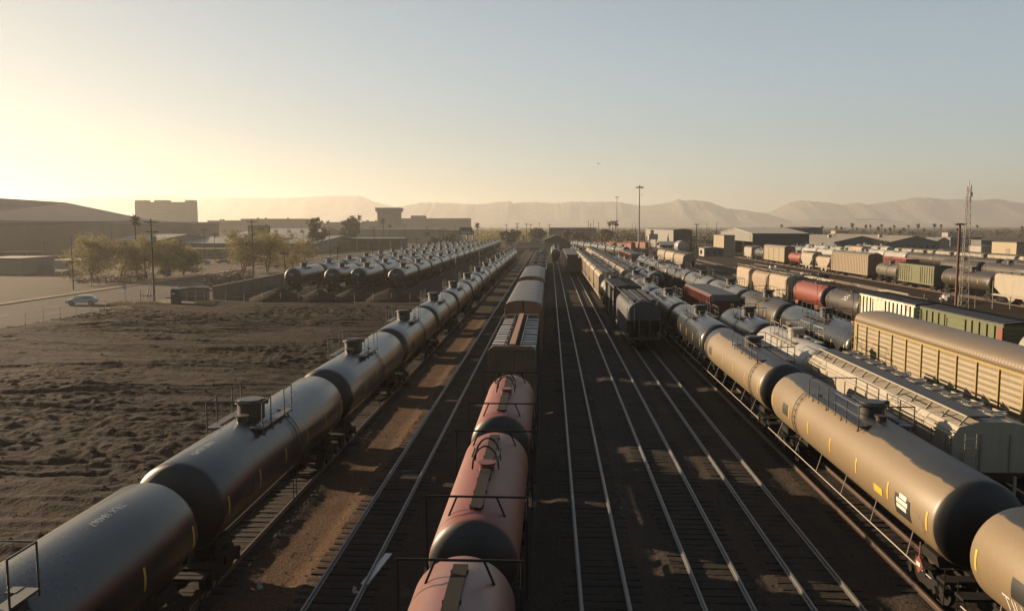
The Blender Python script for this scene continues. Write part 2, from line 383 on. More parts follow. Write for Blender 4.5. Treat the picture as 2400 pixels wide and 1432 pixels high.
    if stripes and near:
        n = int(Lc / 2.8)
        for k in range(n + 1):
            y = -Lc / 2 + 0.25 + (Lc - 0.5) * k / n
            for c in (0, 180):
                b = MB(); b.lathe([(y - 0.05, R + 0.012), (y + 0.05, R + 0.012)], zc, 6, a0=RAD(c - 12), a1=RAD(c + 12)); b.build('reflector_tape', M_yel, shell)
    if near and saddle:
        for sx, a in ((-1, 180), (1, 0)):      # small data plates on the flanks
            b = MB(); b.lathe([(-sx * Lc * 0.36 - 0.45, R + 0.01), (-sx * Lc * 0.36 + 0.45, R + 0.01)], zc, 5, a0=RAD(a - 12), a1=RAD(a + 10)); b.build('data_panel', M_pblack, shell)
    running_gear(root, half, near)
    root['half'] = half
    return root

def hopper(mat, Ln, h=4.5, w=3.15, near=True, round_=False, ribs=0, bays=4, walk='centre', pyramid=False, name='covered_hopper', hatchmat=None, endmat=None):
    root = empty(name); hw = w / 2; a = Ln / 2 - 0.75
    if round_:
        poly = [(hw * math.sin(t) * 1.0 + 0, 2.85 + (h - 2.85) * math.cos(t)) for t in [RAD(x) for x in range(-88, 89, 11)]]
        poly = [(hw * (1 if abs(math.sin(RAD(x))) > 1 else math.sin(RAD(x))), 2.75 + (h - 2.75) * abs(math.cos(RAD(x))) ** 0.6) for x in range(-90, 91, 10)]
    else:
        poly = [(-hw, 2.3), (-hw, h - 0.55), (-hw + 0.22, h - 0.2), (-0.62, h), (0.62, h), (hw - 0.22, h - 0.2), (hw, h - 0.55), (hw, 2.3)]
    b = MB(); n = len(poly)
    zl = 2.75 if round_ else 2.3
    if pyramid:      # pressure-hopper: the flank itself narrows towards the rails
        low = [(-hw * 0.98, zl), (hw * 0.98, zl)]
        b.prism([(x, z) for x, z in poly], -a, a)
        b.prismx([(-a, zl), (a, zl), (a - 0.95, 1.25), (0.8, 0.95), (-0.8, 0.95), (-a + 0.95, 1.25)], -hw * 0.985, hw * 0.985)
    else:
        b.prism(poly, -a, a)
        b.prismx([(-a, zl), (a, zl), (a - 1.9, 1.35), (-a + 1.9, 1.35)], -hw + 0.012, hw - 0.012)
    if ribs:
        for k in range(ribs + 1):
            y = -a + 0.06 + (2 * a - 0.12) * k / ribs
            for s in (-1, 1): b.box((s * (hw + 0.03), y, (h - 0.55 + 1.4) / 2), (0.07, 0.13, h - 0.55 - 1.4))
    body = b.build('hopper_body', mat, root)
    # end framing with ladder
    for s in (-1, 1):
        b = MB(); y = s * (Ln / 2 - 0.12)
        for x in (-hw + 0.1, -0.5, 0.5, hw - 0.1): b.box((x, y - s * 0.12, (zl + 1.05) / 2 + (0.45 if abs(x) > 1 else 0.0)), (0.1, 0.1, zl - 1.05 + (0.9 if abs(x) > 1 else 0.0)))
        b.box((0, y - s * 0.1, 1.08), (w - 0.1, 0.35, 0.14))
        b.box((0, s * (Ln / 2 - 2.0), 1.0), (0.5, 3.4, 0.3))
        b.box((-0.55, s * (a + 0.03), (zl + h) / 2 - 0.2), (0.07, 0.06, h - zl - 0.5)); b.box((0.55, s * (a + 0.03), (zl + h) / 2 - 0.2), (0.07, 0.06, h - zl - 0.5))
        if near:
            grab(b, -hw + 0.35, y + s * 0.02, 0.55, h - 0.3, n=9); grab(b, s * (hw + 0.02), s * (a - 0.35), 0.55, h - 0.6, axis='y', n=9)
        b.build('end_frame', endmat or mat, root)
    for s in (-1, 1): b = MB(); b.box((s * (hw - 0.08), 0, 1.18), (0.14, Ln - 1.0, 0.26)); b.build('side_sill', endmat or mat, root)
    # discharge chutes
    step = (2 * a - 4.0) / bays
    for k in range(bays):
        y = -a + 2.0 + step * (k + 0.5); b = MB()
        b.prismx([(y - step * 0.46, 1.4), (y + step * 0.46, 1.4), (y + 0.35, 0.36), (y - 0.35, 0.36)], -1.15, 1.15)
        b.build('discharge_chute', mat if not near else (endmat or mat), root)
    # roof walkway and hatches
    b = MB()
    if walk == 'side':
        b.box((-0.62, 0, h + 0.17), (0.78, 2 * a - 0.3, 0.05)); wk = b.build('roof_walkway', M_roof, root)
        b = MB(); nb = int(2 * a / 1.45)
        for k in range(nb + 1):
            y = -a + 0.2 + (2 * a - 0.4) * k / nb; b.tube([(-1.02, y, h + 0.14), (-hw + 0.05, y, h - 0.5)], 0.045)
            b.cyl((-0.6, y, h - 0.05), (-0.6, y, h + 0.15), 0.03, 4)
        b.tube([(-1.04, -a + 0.1, h + 0.17), (-1.04, a - 0.1, h + 0.17)], 0.045); b.tube([(-hw + 0.02, -a, h - 0.42), (-hw + 0.02, a, h - 0.42)], 0.03)
        b.build('walkway_bracket', M_lite, root)
        nh = 10; ho = MB()
        for k in range(nh):
            y = -a + 1.0 + (2 * a - 2.0) * k / (nh - 1)
            ho.cyl((0.45, y, h - 0.02), (0.45, y, h + 0.13), 0.36, 14); ho.cyl((0.45, y, h + 0.13), (0.45, y, h + 0.17), 0.2, 8)
            ho.box((0.95, y + 0.6, h + 0.06), (0.07, 1.0, 0.07)); ho.box((0.45, y, h + 0.19), (0.9, 0.06, 0.05))
        ho.build('roof_hatch', hatchmat or M_lite, root)
    else:
        for s in (-1, 1):
            b = MB(); b.box((s * 0.85, 0, h + 0.12), (0.42, 2 * a - 0.2, 0.05))
            for k in range(8): b.box((s * 0.85, -a + 0.5 + (2 * a - 1) * k / 7, h + 0.0), (0.3, 0.06, 0.24))
            b.build('roof_walkway', M_roof, root)
        ho = MB(); nh = 8
        for k in range(nh):
            y = -a + 1.2 + (2 * a - 2.4) * k / (nh - 1); ho.box((0, y, h + 0.06), (0.62, (2 * a - 2.4) / nh * 0.86, 0.14)); ho.box((0, y, h + 0.15), (0.8, 0.07, 0.06))
        ho.build('roof_hatch', hatchmat or M_lite, root)
        if near or pyramid:
            for s in (-1, 1):
                b = MB(); b.tube([(s * 1.5, -a + 0.1, h + 0.28), (s * 1.5, a - 0.1, h + 0.28)], 0.03)
                for k in range(14): y = -a + 0.1 + (2 * a - 0.2) * k / 13; b.tube([(s * 1.5, y, h + 0.28), (s * 1.42, y, h - 0.3)], 0.022, 4)
                b.build('roof_rail', mat, root)
    running_gear(root, Ln / 2, near)
    return root

def autorack(Ln, h=5.75, eave=4.95, near=True, roofmat=None, sidemat=None, postmat=None, doormat=None, nposts=14, name='autorack_car'):
    root = empty(name); hl = Ln / 2 - 0.35; w = 1.52
    b = MB(); b.box((0, 0, (0.98 + eave) / 2), (2 * w - 0.06, 2 * hl - 0.3, eave - 0.98)); b.build('side_panels', sidemat or M_rackside, root)
    b = MB()
    ys = [-hl + 0.12 + (2 * hl - 0.24) * k / nposts for k in range(nposts + 1)]
    for s in (-1, 1):
        for k, y in enumerate(ys):
            ww = 0.5 if k in (0, nposts) else 0.13
            b.box((s * (w - 0.005), y + (0.2 if k == 0 else -0.2 if k == nposts else 0), (1.0 + eave) / 2), (0.10, ww, eave - 1.0 + 0.06))
        b.box((s * w, 0, 1.0), (0.08, 2 * hl, 0.14)); b.box((s * w, 0, eave + 0.01), (0.10, 2 * hl, 0.12))
    b.build('side_posts', postmat or M_rackyel, root)
    pl = [(-w - 0.02, eave + 0.07)] + [(w * math.sin(RAD(t)) * 1.0, eave + 0.07 + (h - eave - 0.07) * math.cos(RAD(t)) ** 0.55) for t in range(-84, 85, 8)] + [(w + 0.02, eave + 0.07)]
    b = MB(); b.prism(pl, -hl + 0.05, hl - 0.05, sm=True, caps=False); n = len(pl)
    rf = b.build('roof', roofmat or M_rackroof, root)
    for s in (-1, 1):
        for sx in (-1, 1):
            p2 = [(x, z) for x, z in pl if x * sx >= -0.01]; p2 = [(sx * 0.05, 1.15)] + ([(sx * 0.05, h - 0.02)] + sorted(p2, key=lambda q: abs(q[0]))[1:]) + [(sx * w * 0.98, 1.15)]
            b = MB(); y = s * (hl - 0.02); b.prism(p2 if sx > 0 else p2[::-1], y - 0.05, y + 0.05)
            d = b.build('end_door', doormat or M_rackdoor, root)
            if near:
                b = MB(); b.box((sx * 0.8, y + s * 0.07, h - 1.15), (0.9, 0.02, 0.05)); b.box((sx * 0.75, y + s * 0.07, h - 1.3), (0.5, 0.02, 0.04)); b.build('door_lettering', M_letter, d)
        if near:
            for sx in (-1, 1):
                b = MB(); y = s * (hl + 0.28); grab(b, sx * (w - 0.02), y, 0.6, eave, axis='y', n=10); b.box((sx * w, y + s * 0.1, eave - 0.05), (0.1, 0.5, 0.1))
                b.build('corner_ladder', doormat or M_rackdoor, root)
    b = MB(); b.box((0, 0, 0.92), (0.7, Ln - 0.6, 0.3)); b.box((0, 0, 1.0), (2.8, Ln - 0.9, 0.12)); b.build('underframe', M_under, root)
    running_gear(root, Ln / 2, near, 3.2)
    return root

def boxcar(mat, Ln, h=4.55, near=True, nribs=12, door=(-1.5, 1.5), doormat=None, roofmat=None, ribmat=None, red_end=False, panel=None, name='boxcar', graffiti=None):
    root = empty(name); hl = Ln / 2 - 0.4; w = 1.5
    b = MB(); b.box((0, 0, (1.0 + h - 0.25) / 2), (2 * w, 2 * hl, h - 0.25 - 1.0))
    for s in (-1, 1): b.box((s * (w + 0.0), 0, 1.08), (0.16, 2 * hl - 0.1, 0.2)); b.box((s * (w + 0.02), 0, h - 0.28), (0.14, 2 * hl, 0.12))
    b.build('body', mat, root)
    for s in (-1, 1):
        b = MB()
        for k in range(nribs + 1):
            y = -hl + 0.1 + (2 * hl - 0.2) * k / nribs
            if door[0] - 0.1 < y < door[1] + 0.1: continue
            b.box((s * (w + 0.045), y, h / 2 + 0.37), (0.13, 0.11, h - 1.55))
        b.build('side_ribs', ribmat or mat, root)
    for s in (-1, 1):
        b = MB()
        for k in range(9): b.box((0, s * (hl + 0.03), 1.3 + k * (h - 1.8) / 8), (2 * w - 0.2, 0.1, 0.12))
        b.build('end_ribs', ribmat or mat, root)
    for s in (-1, 1):
        b = MB(); b.box((s * (w + 0.07), (door[0] + door[1]) / 2, h / 2 + 0.36), (0.08, door[1] - door[0], h - 1.6))
        for k in range(7): b.box((s * (w + 0.12), (door[0] + door[1]) / 2, 1.35 + k * (h - 1.9) / 6), (0.05, door[1] - door[0] - 0.3, 0.07))
        d = b.build('sliding_door', doormat or mat, root)
        b = MB(); b.cyl((s * (w + 0.17), door[1] - 0.35, 1.2), (s * (w + 0.17), door[1] - 0.35, h - 0.6), 0.03, 5); b.box((s * (w + 0.17), door[1] - 0.35, 1.9), (0.06, 0.25, 0.08)); b.build('door_latch', M_steel, d)
    b = MB(); b.prism([(-w - 0.06, h - 0.22), (-w - 0.06, h - 0.14), (0, h), (w + 0.06, h - 0.14), (w + 0.06, h - 0.22)], -hl - 0.06, hl + 0.06)
    for k in range(nribs + 3):
        y = -hl + (2 * hl) * k / (nribs + 2)
        for s in (-1, 1): b.box((s * w / 2, y, h - 0.05), (w + 0.05, 0.07, 0.06), ry=s * math.atan(0.14 / w))
    b.build('roof', roofmat or M_roof, root)
    if red_end:
        b = MB(); b.box((-w - 0.115, -hl + 0.35, h / 2 + 0.36), (0.02, 0.7, h - 1.6)); b.build('painted_end_panel', M_red2, root)
    if panel:
        b = MB(); b.box((-w - 0.125, panel, h / 2 + 0.4), (0.02, 3.0, h - 1.7)); p = b.build('graffiti_panel', M_graf2, root)
    if near:
        b = MB()
        for s in (-1, 1):
            for sx in (-1, 1): b = MB(); grab(b, sx * (w + 0.08), s * (hl - 0.3), 0.55, h - 0.6, axis='y', n=8); b.build('ladder', mat, root)
    b = MB(); b.box((0, 0, 0.9), (0.6, Ln - 0.6, 0.3)); b.build('underframe', M_under, root)
    running_gear(root, Ln / 2, near, 2.0)
    return root

def gondola(mat, Ln, h=3.7, near=True, cover=None, covmat=None, name='gondola_car', nribs=18, inside=True):
    root = empty(name); hl = Ln / 2 - 0.4; w = 1.5
    b = MB()
    for s in (-1, 1): b.box((s * (w - 0.04), 0, (1.0 + h) / 2), (0.08, 2 * hl, h - 1.0)); b.box((0, s * (hl - 0.04), (1.0 + h) / 2), (2 * w - 0.16, 0.08, h - 1.0))
    b.box((0, 0, 1.05), (2 * w - 0.16, 2 * hl - 0.16, 0.1))
    for s in (-1, 1): b.box((s * (w + 0.03), 0, h - 0.06), (0.2, 2 * hl + 0.02, 0.14)); b.box((s * (w + 0.02), 0, 1.08), (0.16, 2 * hl - 0.1, 0.2))
    b.build('body', mat, root)
    for s in (-1, 1):
        b = MB()
        for k in range(nribs + 1): b.box((s * (w + 0.06), -hl + 0.1 + (2 * hl - 0.2) * k / nribs, (h + 1.05) / 2), (0.13, 0.13, h - 1.35))
        b.build('side_ribs', mat, root); b = MB()
        for x in (-0.9, 0, 0.9): b.box((x, s * (hl + 0.05), (h + 1.0) / 2), (0.12, 0.1, h - 1.2))
        b.build('end_ribs', mat, root)
    if cover:
        b = MB(); b.prism([(-w - 0.0, h + 0.02), (-w + 0.05, h + cover), (w - 0.05, h + cover), (w + 0.3, h + 0.02)], -hl - 0.12, hl + 0.12)
        c = b.build('cover', covmat or M_roof, root)
        b = MB(); b.prism([(-w + 0.1, h - 0.55), (-w + 0.1, h + cover - 0.08), (w + 0.05, h + cover - 0.08), (w + 0.3, h - 0.55)], -hl - 0.2, -hl - 0.13); b.build('cover_end_flap', M_gal, root)
    b = MB(); b.box((0, 0, 0.9), (0.6, Ln - 0.6, 0.26)); b.build('underframe', M_under, root)
    running_gear(root, Ln / 2, near, 2.0)
    return root

def lumber_car(Ln, near=True):
    root = empty('lumber_flatcar'); hl = Ln / 2 - 0.4; h = 4.62
    b = MB(); b.box((0, 0, 1.05), (2.8, 2 * hl, 0.22)); b.box((0, 0, 0.82), (0.7, Ln - 0.6, 0.3)); b.build('deck', M_bulk, root)
    for s in (-1, 1):
        y = s * (hl - 0.15); b = MB()
        b.prism([(-1.42, 1.16), (-1.42, h - 0.25), (-1.15, h), (1.15, h), (1.42, h - 0.25), (1.42, 1.16)], y - 0.1, y + 0.1)
        for x in (-1.36, -0.75, 0.0, 0.75, 1.36): b.box((x, y + s * 0.16, (1.2 + h - 0.3) / 2), (0.14 if abs(x) in (0.0, 1.36) else 0.09, 0.12, h - 0.3 - 1.2))
        for z in (1.3, 2.9, h - 0.18): b.box((0, y + s * 0.17, z), (2.6, 0.1, 0.13))
        b.build('bulkhead', M_bulk, root)
    b = MB(); b.box((0, 0, h + 0.02), (0.34, 2 * hl - 0.5, 0.16)); b.build('centre_beam', M_orange, root)
    b = MB()
    for k in range(22):
        y = -hl + 0.6 + (2 * hl - 1.2) * k / 21; b.box((0, y, 2.85), (0.14, 0.1, 3.4)); b.box((0, y, h - 0.02), (1.05, 0.05, 0.05))
    for s in (-1, 1): b.tube([(s * 0.5, -hl + 0.5, h), (s * 0.5, hl - 0.5, h)], 0.035)
    b.build('centre_web', M_steel, root)
    random.seed(3)
    for s in (-1, 1):
        y = -hl + 0.35
        while y < hl - 1.0:
            ln = min(2.42, hl - 0.3 - y); b = MB(); x0, x1 = 0.46, 1.38; zt = h - 0.22 + random.uniform(-0.05, 0.04)
            for z in (1.2, 2.35): b.prism([(s * x0, z), (s * x0, z + 1.1), (s * x1, z + 1.1), (s * x1, z)], y + 0.02, y + ln - 0.02)
            b.prism([(s * x0, 3.5), (s * x0, zt), (s * (x1 - 0.08), zt - 0.03), (s * x1, zt - 0.1), (s * x1, 3.5)], y + 0.02, y + ln - 0.02)
            lo = b.build('wrapped_lumber_bundle', M_wrap, root)
            b = MB()
            for q in (0.3, 0.62, 1.5, 1.85):
                b.tube([(s * x0, y + q, zt + 0.02), (s * (x1 - 0.08), y + q + 0.25, zt), (s * (x1 + 0.02), y + q + 0.27, zt - 0.12), (s * (x1 + 0.02), y + q + 0.27, 1.2)], 0.022, 4)
            b.build('tie_down_strap', M_steel, lo)
            y += ln + 0.02
    running_gear(root, Ln / 2, near, 2.2)
    return root

def framed_flat(Ln):
    root = gondola(M_dkred if False else M_roof, Ln, h=3.4, near=False, name='dark_gondola_car')
    for s in (-1, 1):
        b = MB(); y = s * (Ln / 2 - 0.5)
        for x in (-1.35, 1.35): b.box((x, y, 3.9), (0.16, 0.16, 1.1))
        b.box((0, y, 4.42), (2.86, 0.18, 0.16)); b.box((0, y, 3.5), (2.6, 0.14, 0.12)); b.box((0.1, y, 3.8), (1.0, 0.1, 0.4))
        b.build('end_frame', M_lite, root)
    return root

def loco(mat, Ln=18.0, name='locomotive'):
    root = empty(name)
    b = MB(); b.box((0, 0, 1.35), (2.9, Ln - 1.0, 0.4)); b.box((0, 0, 0.75), (1.6, 4.5, 0.8)); b.build('underframe', M_under, root)
    b = MB(); b.prism([(-0.95, 1.55), (-0.95, 3.9), (-0.6, 4.25), (0.6, 4.25), (0.95, 3.9), (0.95, 1.55)], -Ln / 2 + 2.6, Ln / 2 - 5.6); b.box((0, Ln / 2 - 1.9, 2.35), (1.9, 1.9, 1.6))
    for y in (-5, -3, -1): b.cyl((0, y, 4.2), (0, y, 4.45), 0.5, 10)
    b.build('engine_hood', mat, root)
    b = MB(); b.prism([(-1.5, 1.55), (-1.5, 4.1), (-0.9, 4.5), (0.9, 4.5), (1.5, 4.1), (1.5, 1.55)], Ln / 2 - 5.6, Ln / 2 - 2.85)
    cab = b.build('cab', mat, root)
    b = MB()
    for s in (-1, 1): b.box((s * 1.5, Ln / 2 - 4.2, 3.5), (0.04, 1.5, 0.7)); b.box((s * 0.8, Ln / 2 - 2.84, 3.6), (0.9, 0.04, 0.6))
    b.build('window', M_glass, cab)
    running_gear(root, Ln / 2, False, 3.4)
    return root
# ------------------------------------------------------------------ camera, sun, sky, haze
SKY_S, SKY_K, SKY_T, EXPO, HAZE_A = 0.132, 1.1, (0.92, 1.0, 1.0, 1), 1.8, 0.5
cam = bpy.data.cameras.new('Camera'); cam.sensor_width = 36.0; cam.lens = FPX / 2400.0 * 36.0; cam.clip_start = 0.2; cam.clip_end = 20000
co = bpy.data.objects.new('Camera', cam); COL.objects.link(co); co.location = (0, 0, CAMH); co.rotation_euler = (math.pi / 2 - PIT, 0, YAW); S.camera = co
SUN_D = Vector((1.0, -0.52, -0.30)).normalized(); SUN_EL = math.asin(-SUN_D.z); SUN_ROT = math.atan2(-SUN_D.x, -SUN_D.y)
sl = bpy.data.lights.new('sun', 'SUN'); sl.energy = 5.0; sl.angle = RAD(0.5); sl.color = (1.0, 0.76, 0.50)
so = bpy.data.objects.new('sun', sl); COL.objects.link(so); so.rotation_euler = SUN_D.to_track_quat('-Z', 'Y').to_euler(); so.location = (-200, 100, 80)
W = bpy.data.worlds.new('World'); S.world = W; W.use_nodes = True; wt = W.node_tree
sky = wt.nodes.new('ShaderNodeTexSky'); sky.sky_type = 'NISHITA'; sky.sun_disc = False; sky.sun_elevation = SUN_EL; sky.sun_rotation = SUN_ROT
sky.altitude = 300; sky.air_density = 1.0; sky.dust_density = 0.7; sky.ozone_density = 1.0
bg = wt.nodes['Background']; bg.inputs['Strength'].default_value = SKY_S
bw = wt.nodes.new('ShaderNodeRGBToBW'); wt.links.new(sky.outputs[0], bw.inputs[0])      # soft shoulder for the glare beside the sun
dv = wt.nodes.new('ShaderNodeMath'); dv.operation = 'MULTIPLY_ADD'; wt.links.new(bw.outputs[0], dv.inputs[0]); dv.inputs[1].default_value = 1 / SKY_K; dv.inputs[2].default_value = 1.0
iv = wt.nodes.new('ShaderNodeMath'); iv.operation = 'DIVIDE'; iv.inputs[0].default_value = 1.0; wt.links.new(dv.outputs[0], iv.inputs[1])
gm = wt.nodes.new('ShaderNodeVectorMath'); gm.operation = 'SCALE'; wt.links.new(sky.outputs[0], gm.inputs[0]); wt.links.new(iv.outputs[0], gm.inputs['Scale'])
tn = wt.nodes.new('ShaderNodeMix'); tn.data_type = 'RGBA'; tn.blend_type = 'MULTIPLY'; tn.inputs[0].default_value = 1.0; tn.inputs[7].default_value = tuple(c * 1.28 for c in SKY_T[:3]) + (1,)
hs = wt.nodes.new('ShaderNodeHueSaturation'); hs.inputs['Saturation'].default_value = 0.6; wt.links.new(gm.outputs[0], hs.inputs['Color']); wt.links.new(hs.outputs['Color'], tn.inputs[6]); 
wtc = wt.nodes.new('ShaderNodeTexCoord'); wsx = wt.nodes.new('ShaderNodeSeparateXYZ'); wt.links.new(wtc.outputs['Generated'], wsx.inputs[0])
wr = wt.nodes.new('ShaderNodeValToRGB'); we = wr.color_ramp.elements; we[0].position = 0.06; we[1].position = 0.25
we[0].color = (1.07, 1.07, 1.12, 1); we[1].color = (0.78, 0.78, 0.78, 1); wt.links.new(wsx.outputs['Z'], wr.inputs['Fac'])     # paler, creamier air low over the horizon
th = wt.nodes.new('ShaderNodeMix'); th.data_type = 'RGBA'; th.blend_type = 'MULTIPLY'; th.inputs[0].default_value = 1.0
wt.links.new(tn.outputs[2], th.inputs[6]); wt.links.new(wr.outputs['Color'], th.inputs[7]); wt.links.new(th.outputs[2], bg.inputs['Color'])
S.view_settings.view_transform = 'Standard'; S.view_settings.look = 'None'; S.view_settings.exposure = EXPO; S.view_settings.gamma = 1.0
S.render.engine = 'CYCLES'; S.cycles.use_denoising = True
try: S.cycles.denoiser = 'OPENIMAGEDENOISE'; S.cycles.denoising_input_passes = 'RGB_ALBEDO_NORMAL'
except Exception: pass
S.cycles.max_bounces = 5; S.cycles.diffuse_bounces = 3; S.cycles.glossy_bounces = 3; S.cycles.transmission_bounces = 2; S.cycles.volume_bounces = 1; S.cycles.transparent_max_bounces = 6
S.cycles.caustics_reflective = False; S.cycles.caustics_refractive = False
def haze_box():
    b = MB(); b.box((0, 3700, 120), (15000, 8200, 246)); o = b.build('haze', [])
    m = bpy.data.materials.new('haze_air'); m.use_nodes = True; t = m.node_tree; t.nodes.remove(t.nodes['Principled BSDF'])
    v = t.nodes.new('ShaderNodeVolumePrincipled'); v.inputs['Color'].default_value = HAZE_C; v.inputs["Density"].default_value = HAZE_D; v.inputs['Anisotropy'].default_value = HAZE_A
    t.links.new(v.outputs[0], t.nodes['Material Output'].inputs['Volume']); o.data.materials.append(m)
    o['kind'] = 'stuff'; o['label'] = 'warm dusty haze hanging over the whole rail yard'; o['category'] = 'haze'
HAZE_C = (0.56, 0.545, 0.505, 1)
HAZE_D = 0.00021
haze_box()

# ------------------------------------------------------------------ ground, yard ballast, dirt field, road
def ground_mat(name, c0, c1, c2, s1=0.05, s2=0.6, fine=14.0, bst=0.5, bd=0.04, stretch=None, rough=0.95, grains=0.5, strip=None):
    c0, c1, c2 = kal(c0), kal(c1), kal(c2); strip = strip and (strip[0], strip[1], kal(strip[2]), kal(strip[3]))
    m, t, b = nodes(name); n1 = tex(t, s1, 6, 0.65, stretch); n2 = tex(t, s2, 5, 0.7, stretch); n3 = tex(t, fine, 3, 0.7)
    c = mixc(t, ramp(t, n1, 0.35, 0.65), c0, c1); c = mixc(t, mathn(t, 'MULTIPLY', ramp(t, n2, 0.5, 0.75), 0.7), c, c2)
    c = mixc(t, mathn(t, 'MULTIPLY', ramp(t, n3, 0.42, 0.7), grains), c, tuple(min(1, x * 2.2) for x in c1))
    if strip:      # a band of browner, cleaner stone along the track
        tc = t.nodes.new('ShaderNodeTexCoord'); sx = t.nodes.new('ShaderNodeSeparateXYZ'); L(t, tc.outputs['Object'], sx.inputs[0])
        f = mathn(t, 'ADD', mathn(t, 'ABSOLUTE', mathn(t, 'SUBTRACT', sx.outputs['X'], strip[0])), mathn(t, 'MULTIPLY', mathn(t, 'SUBTRACT', n2, 0.5), 0.8))
        c = mixc(t, ramp(t, mathn(t, 'MULTIPLY', f, 0.25), strip[1] * 0.25 - 0.1, strip[1] * 0.25 + 0.1, (1, 1, 1, 1), (0, 0, 0, 1)), c, mixc(t, ramp(t, n3, 0.35, 0.7), strip[2], strip[3]))
    L(t, c, b.inputs['Base Color']); b.inputs['Roughness'].default_value = rough; b.inputs['Specular IOR Level'].default_value = 0.06
    h = mathn(t, 'ADD', mathn(t, 'MULTIPLY', n3, 0.6), n2); bump(t, b, h, bst, bd); return m
M_ground = ground_mat('desert_ground', (0.055, 0.037, 0.025), (0.085, 0.058, 0.04), (0.032, 0.022, 0.016), 0.012, 0.12, 3.0)
M_ballast = ground_mat('dark_ballast', (0.034, 0.027, 0.022), (0.050, 0.037, 0.028), (0.020, 0.017, 0.0155), 0.09, 0.5, 9.0, 1.0, 0.09, strip=(-8.75, 1.3, (0.06, 0.036, 0.022), (0.16, 0.088, 0.045)))
M_yard = ground_mat('oily_brown_yard', (0.022, 0.0145, 0.010), (0.034, 0.0225, 0.015), (0.012, 0.009, 0.007), 0.03, 0.25, 4.0, 0.7, 0.06, (1.0, 0.35, 1.0))
M_dirt = ground_mat('red_brown_dirt', (0.14, 0.070, 0.042), (0.26, 0.145, 0.090), (0.05, 0.022, 0.016), 0.045, 0.32, 3.0, 1.0, 0.22, (0.6, 1.3, 1.0), grains=0.45, strip=(-13.0, 7.0, (0.024, 0.016, 0.012), (0.040, 0.025, 0.017)))
M_road = ground_mat('worn_asphalt', (0.060, 0.048, 0.039), (0.08, 0.064, 0.052), (0.045, 0.037, 0.031), 0.05, 0.4, 8.0, 0.2, 0.01, (1.0, 0.1, 1.0), grains=0.15)
M_conc = ground_mat('pale_concrete', (0.20, 0.155, 0.11), (0.25, 0.20, 0.15), (0.14, 0.105, 0.08), 0.1, 0.8, 8.0, 0.2, 0.01, grains=0.1)
def sheet(name, x0, x1, y0, y1, z, mat, label=None, side=0.0):
    b = MB()
    if side: b.box(((x0 + x1) / 2, (y0 + y1) / 2, z - side / 2), (x1 - x0, y1 - y0, side))
    else: b.add([(x0, y0, z), (x1, y0, z), (x1, y1, z), (x0, y1, z)], [(0, 1, 2, 3)])
    return struct(b.build(name, mat), label)
sheet('ground', -7200, 7200, -300, 7700, -0.16, M_ground, 'flat brown desert ground reaching to the mountains')
def rough_sheet(name, x0, x1, y0, y1, nx, ny, hf, mat, label):
    b = MB(); vs = []
    for j in range(ny + 1):
        y = y0 + (y1 - y0) * j / ny
        for i in range(nx + 1):
            x = x0 + (x1 - x0) * i / nx; vs.append((x, y, hf(x, y)))
    k = nx + 1
    b.add(vs, [(j * k + i, j * k + i + 1, (j + 1) * k + i + 1, (j + 1) * k + i) for j in range(ny) for i in range(nx)], 0, True)
    return struct(b.build(name, mat), label)
NO = lambda x, y, z=0.0: mnoise.noise(Vector((x, y, z)))
def sst(a, b, x):
    t = max(0.0, min(1.0, (x - a) / (b - a))); return t * t * (3 - 2 * t)
TRACKX = [-11.75, -6.8, -2.2, 1.78, 5.6, 8.95, 12.8, 16.7, 22.9, 34.9]
def ballast_h(x, y):
    d = min(abs(x - q) for q in TRACKX)
    return 0.018 - 0.16 * sst(1.2, 1.95, d) + 0.035 * NO(x * 0.9, y * 0.9) + 0.025 * NO(x * 0.25, y * 0.2, 9) + 0.02 * NO(x * 3.1, y * 2.3, 4)
rough_sheet('ballast_bed', -13.7, 26.0, 4, 110, 200, 420, ballast_h, M_ballast, 'dark stony ballast between the yard tracks')
sheet('yard_floor', -22.0, 62.0, 110, 520, -0.05, M_yard, 'dark brown oily yard floor further along the tracks', 0.1)
sheet('yard_apron', 26.0, 84.0, 20, 109.9, -0.06, M_yard, 'bare brown yard floor beyond the green boxcars', 0.1)
sheet('storage_yard', 62.05, 135.0, 110, 480, -0.055, M_yard, 'bare brown floor under the far rows of railcars', 0.1)
sheet('tank_farm_floor', -52.0, -22.05, 133, 440, -0.05, M_yard, 'dark floor under the four rows of black tank cars', 0.1)
def rut(t):                                   # a wheel rut: flat floor with two small shoulders
    t = abs(t)
    return -0.13 * max(0.0, 1 - (t / 0.32) ** 4) + 0.09 * math.exp(-((t - 0.5) / 0.16) ** 2)
RUTS = []
_r = random.Random(5)
for _ in range(26):
    RUTS.append((_r.uniform(20, 125), _r.uniform(-0.12, 0.10), _r.uniform(0.5, 3.2), _r.uniform(0.03, 0.07), _r.uniform(0, 6.28), _r.uniform(-62, -35), _r.uniform(-40, -18)))
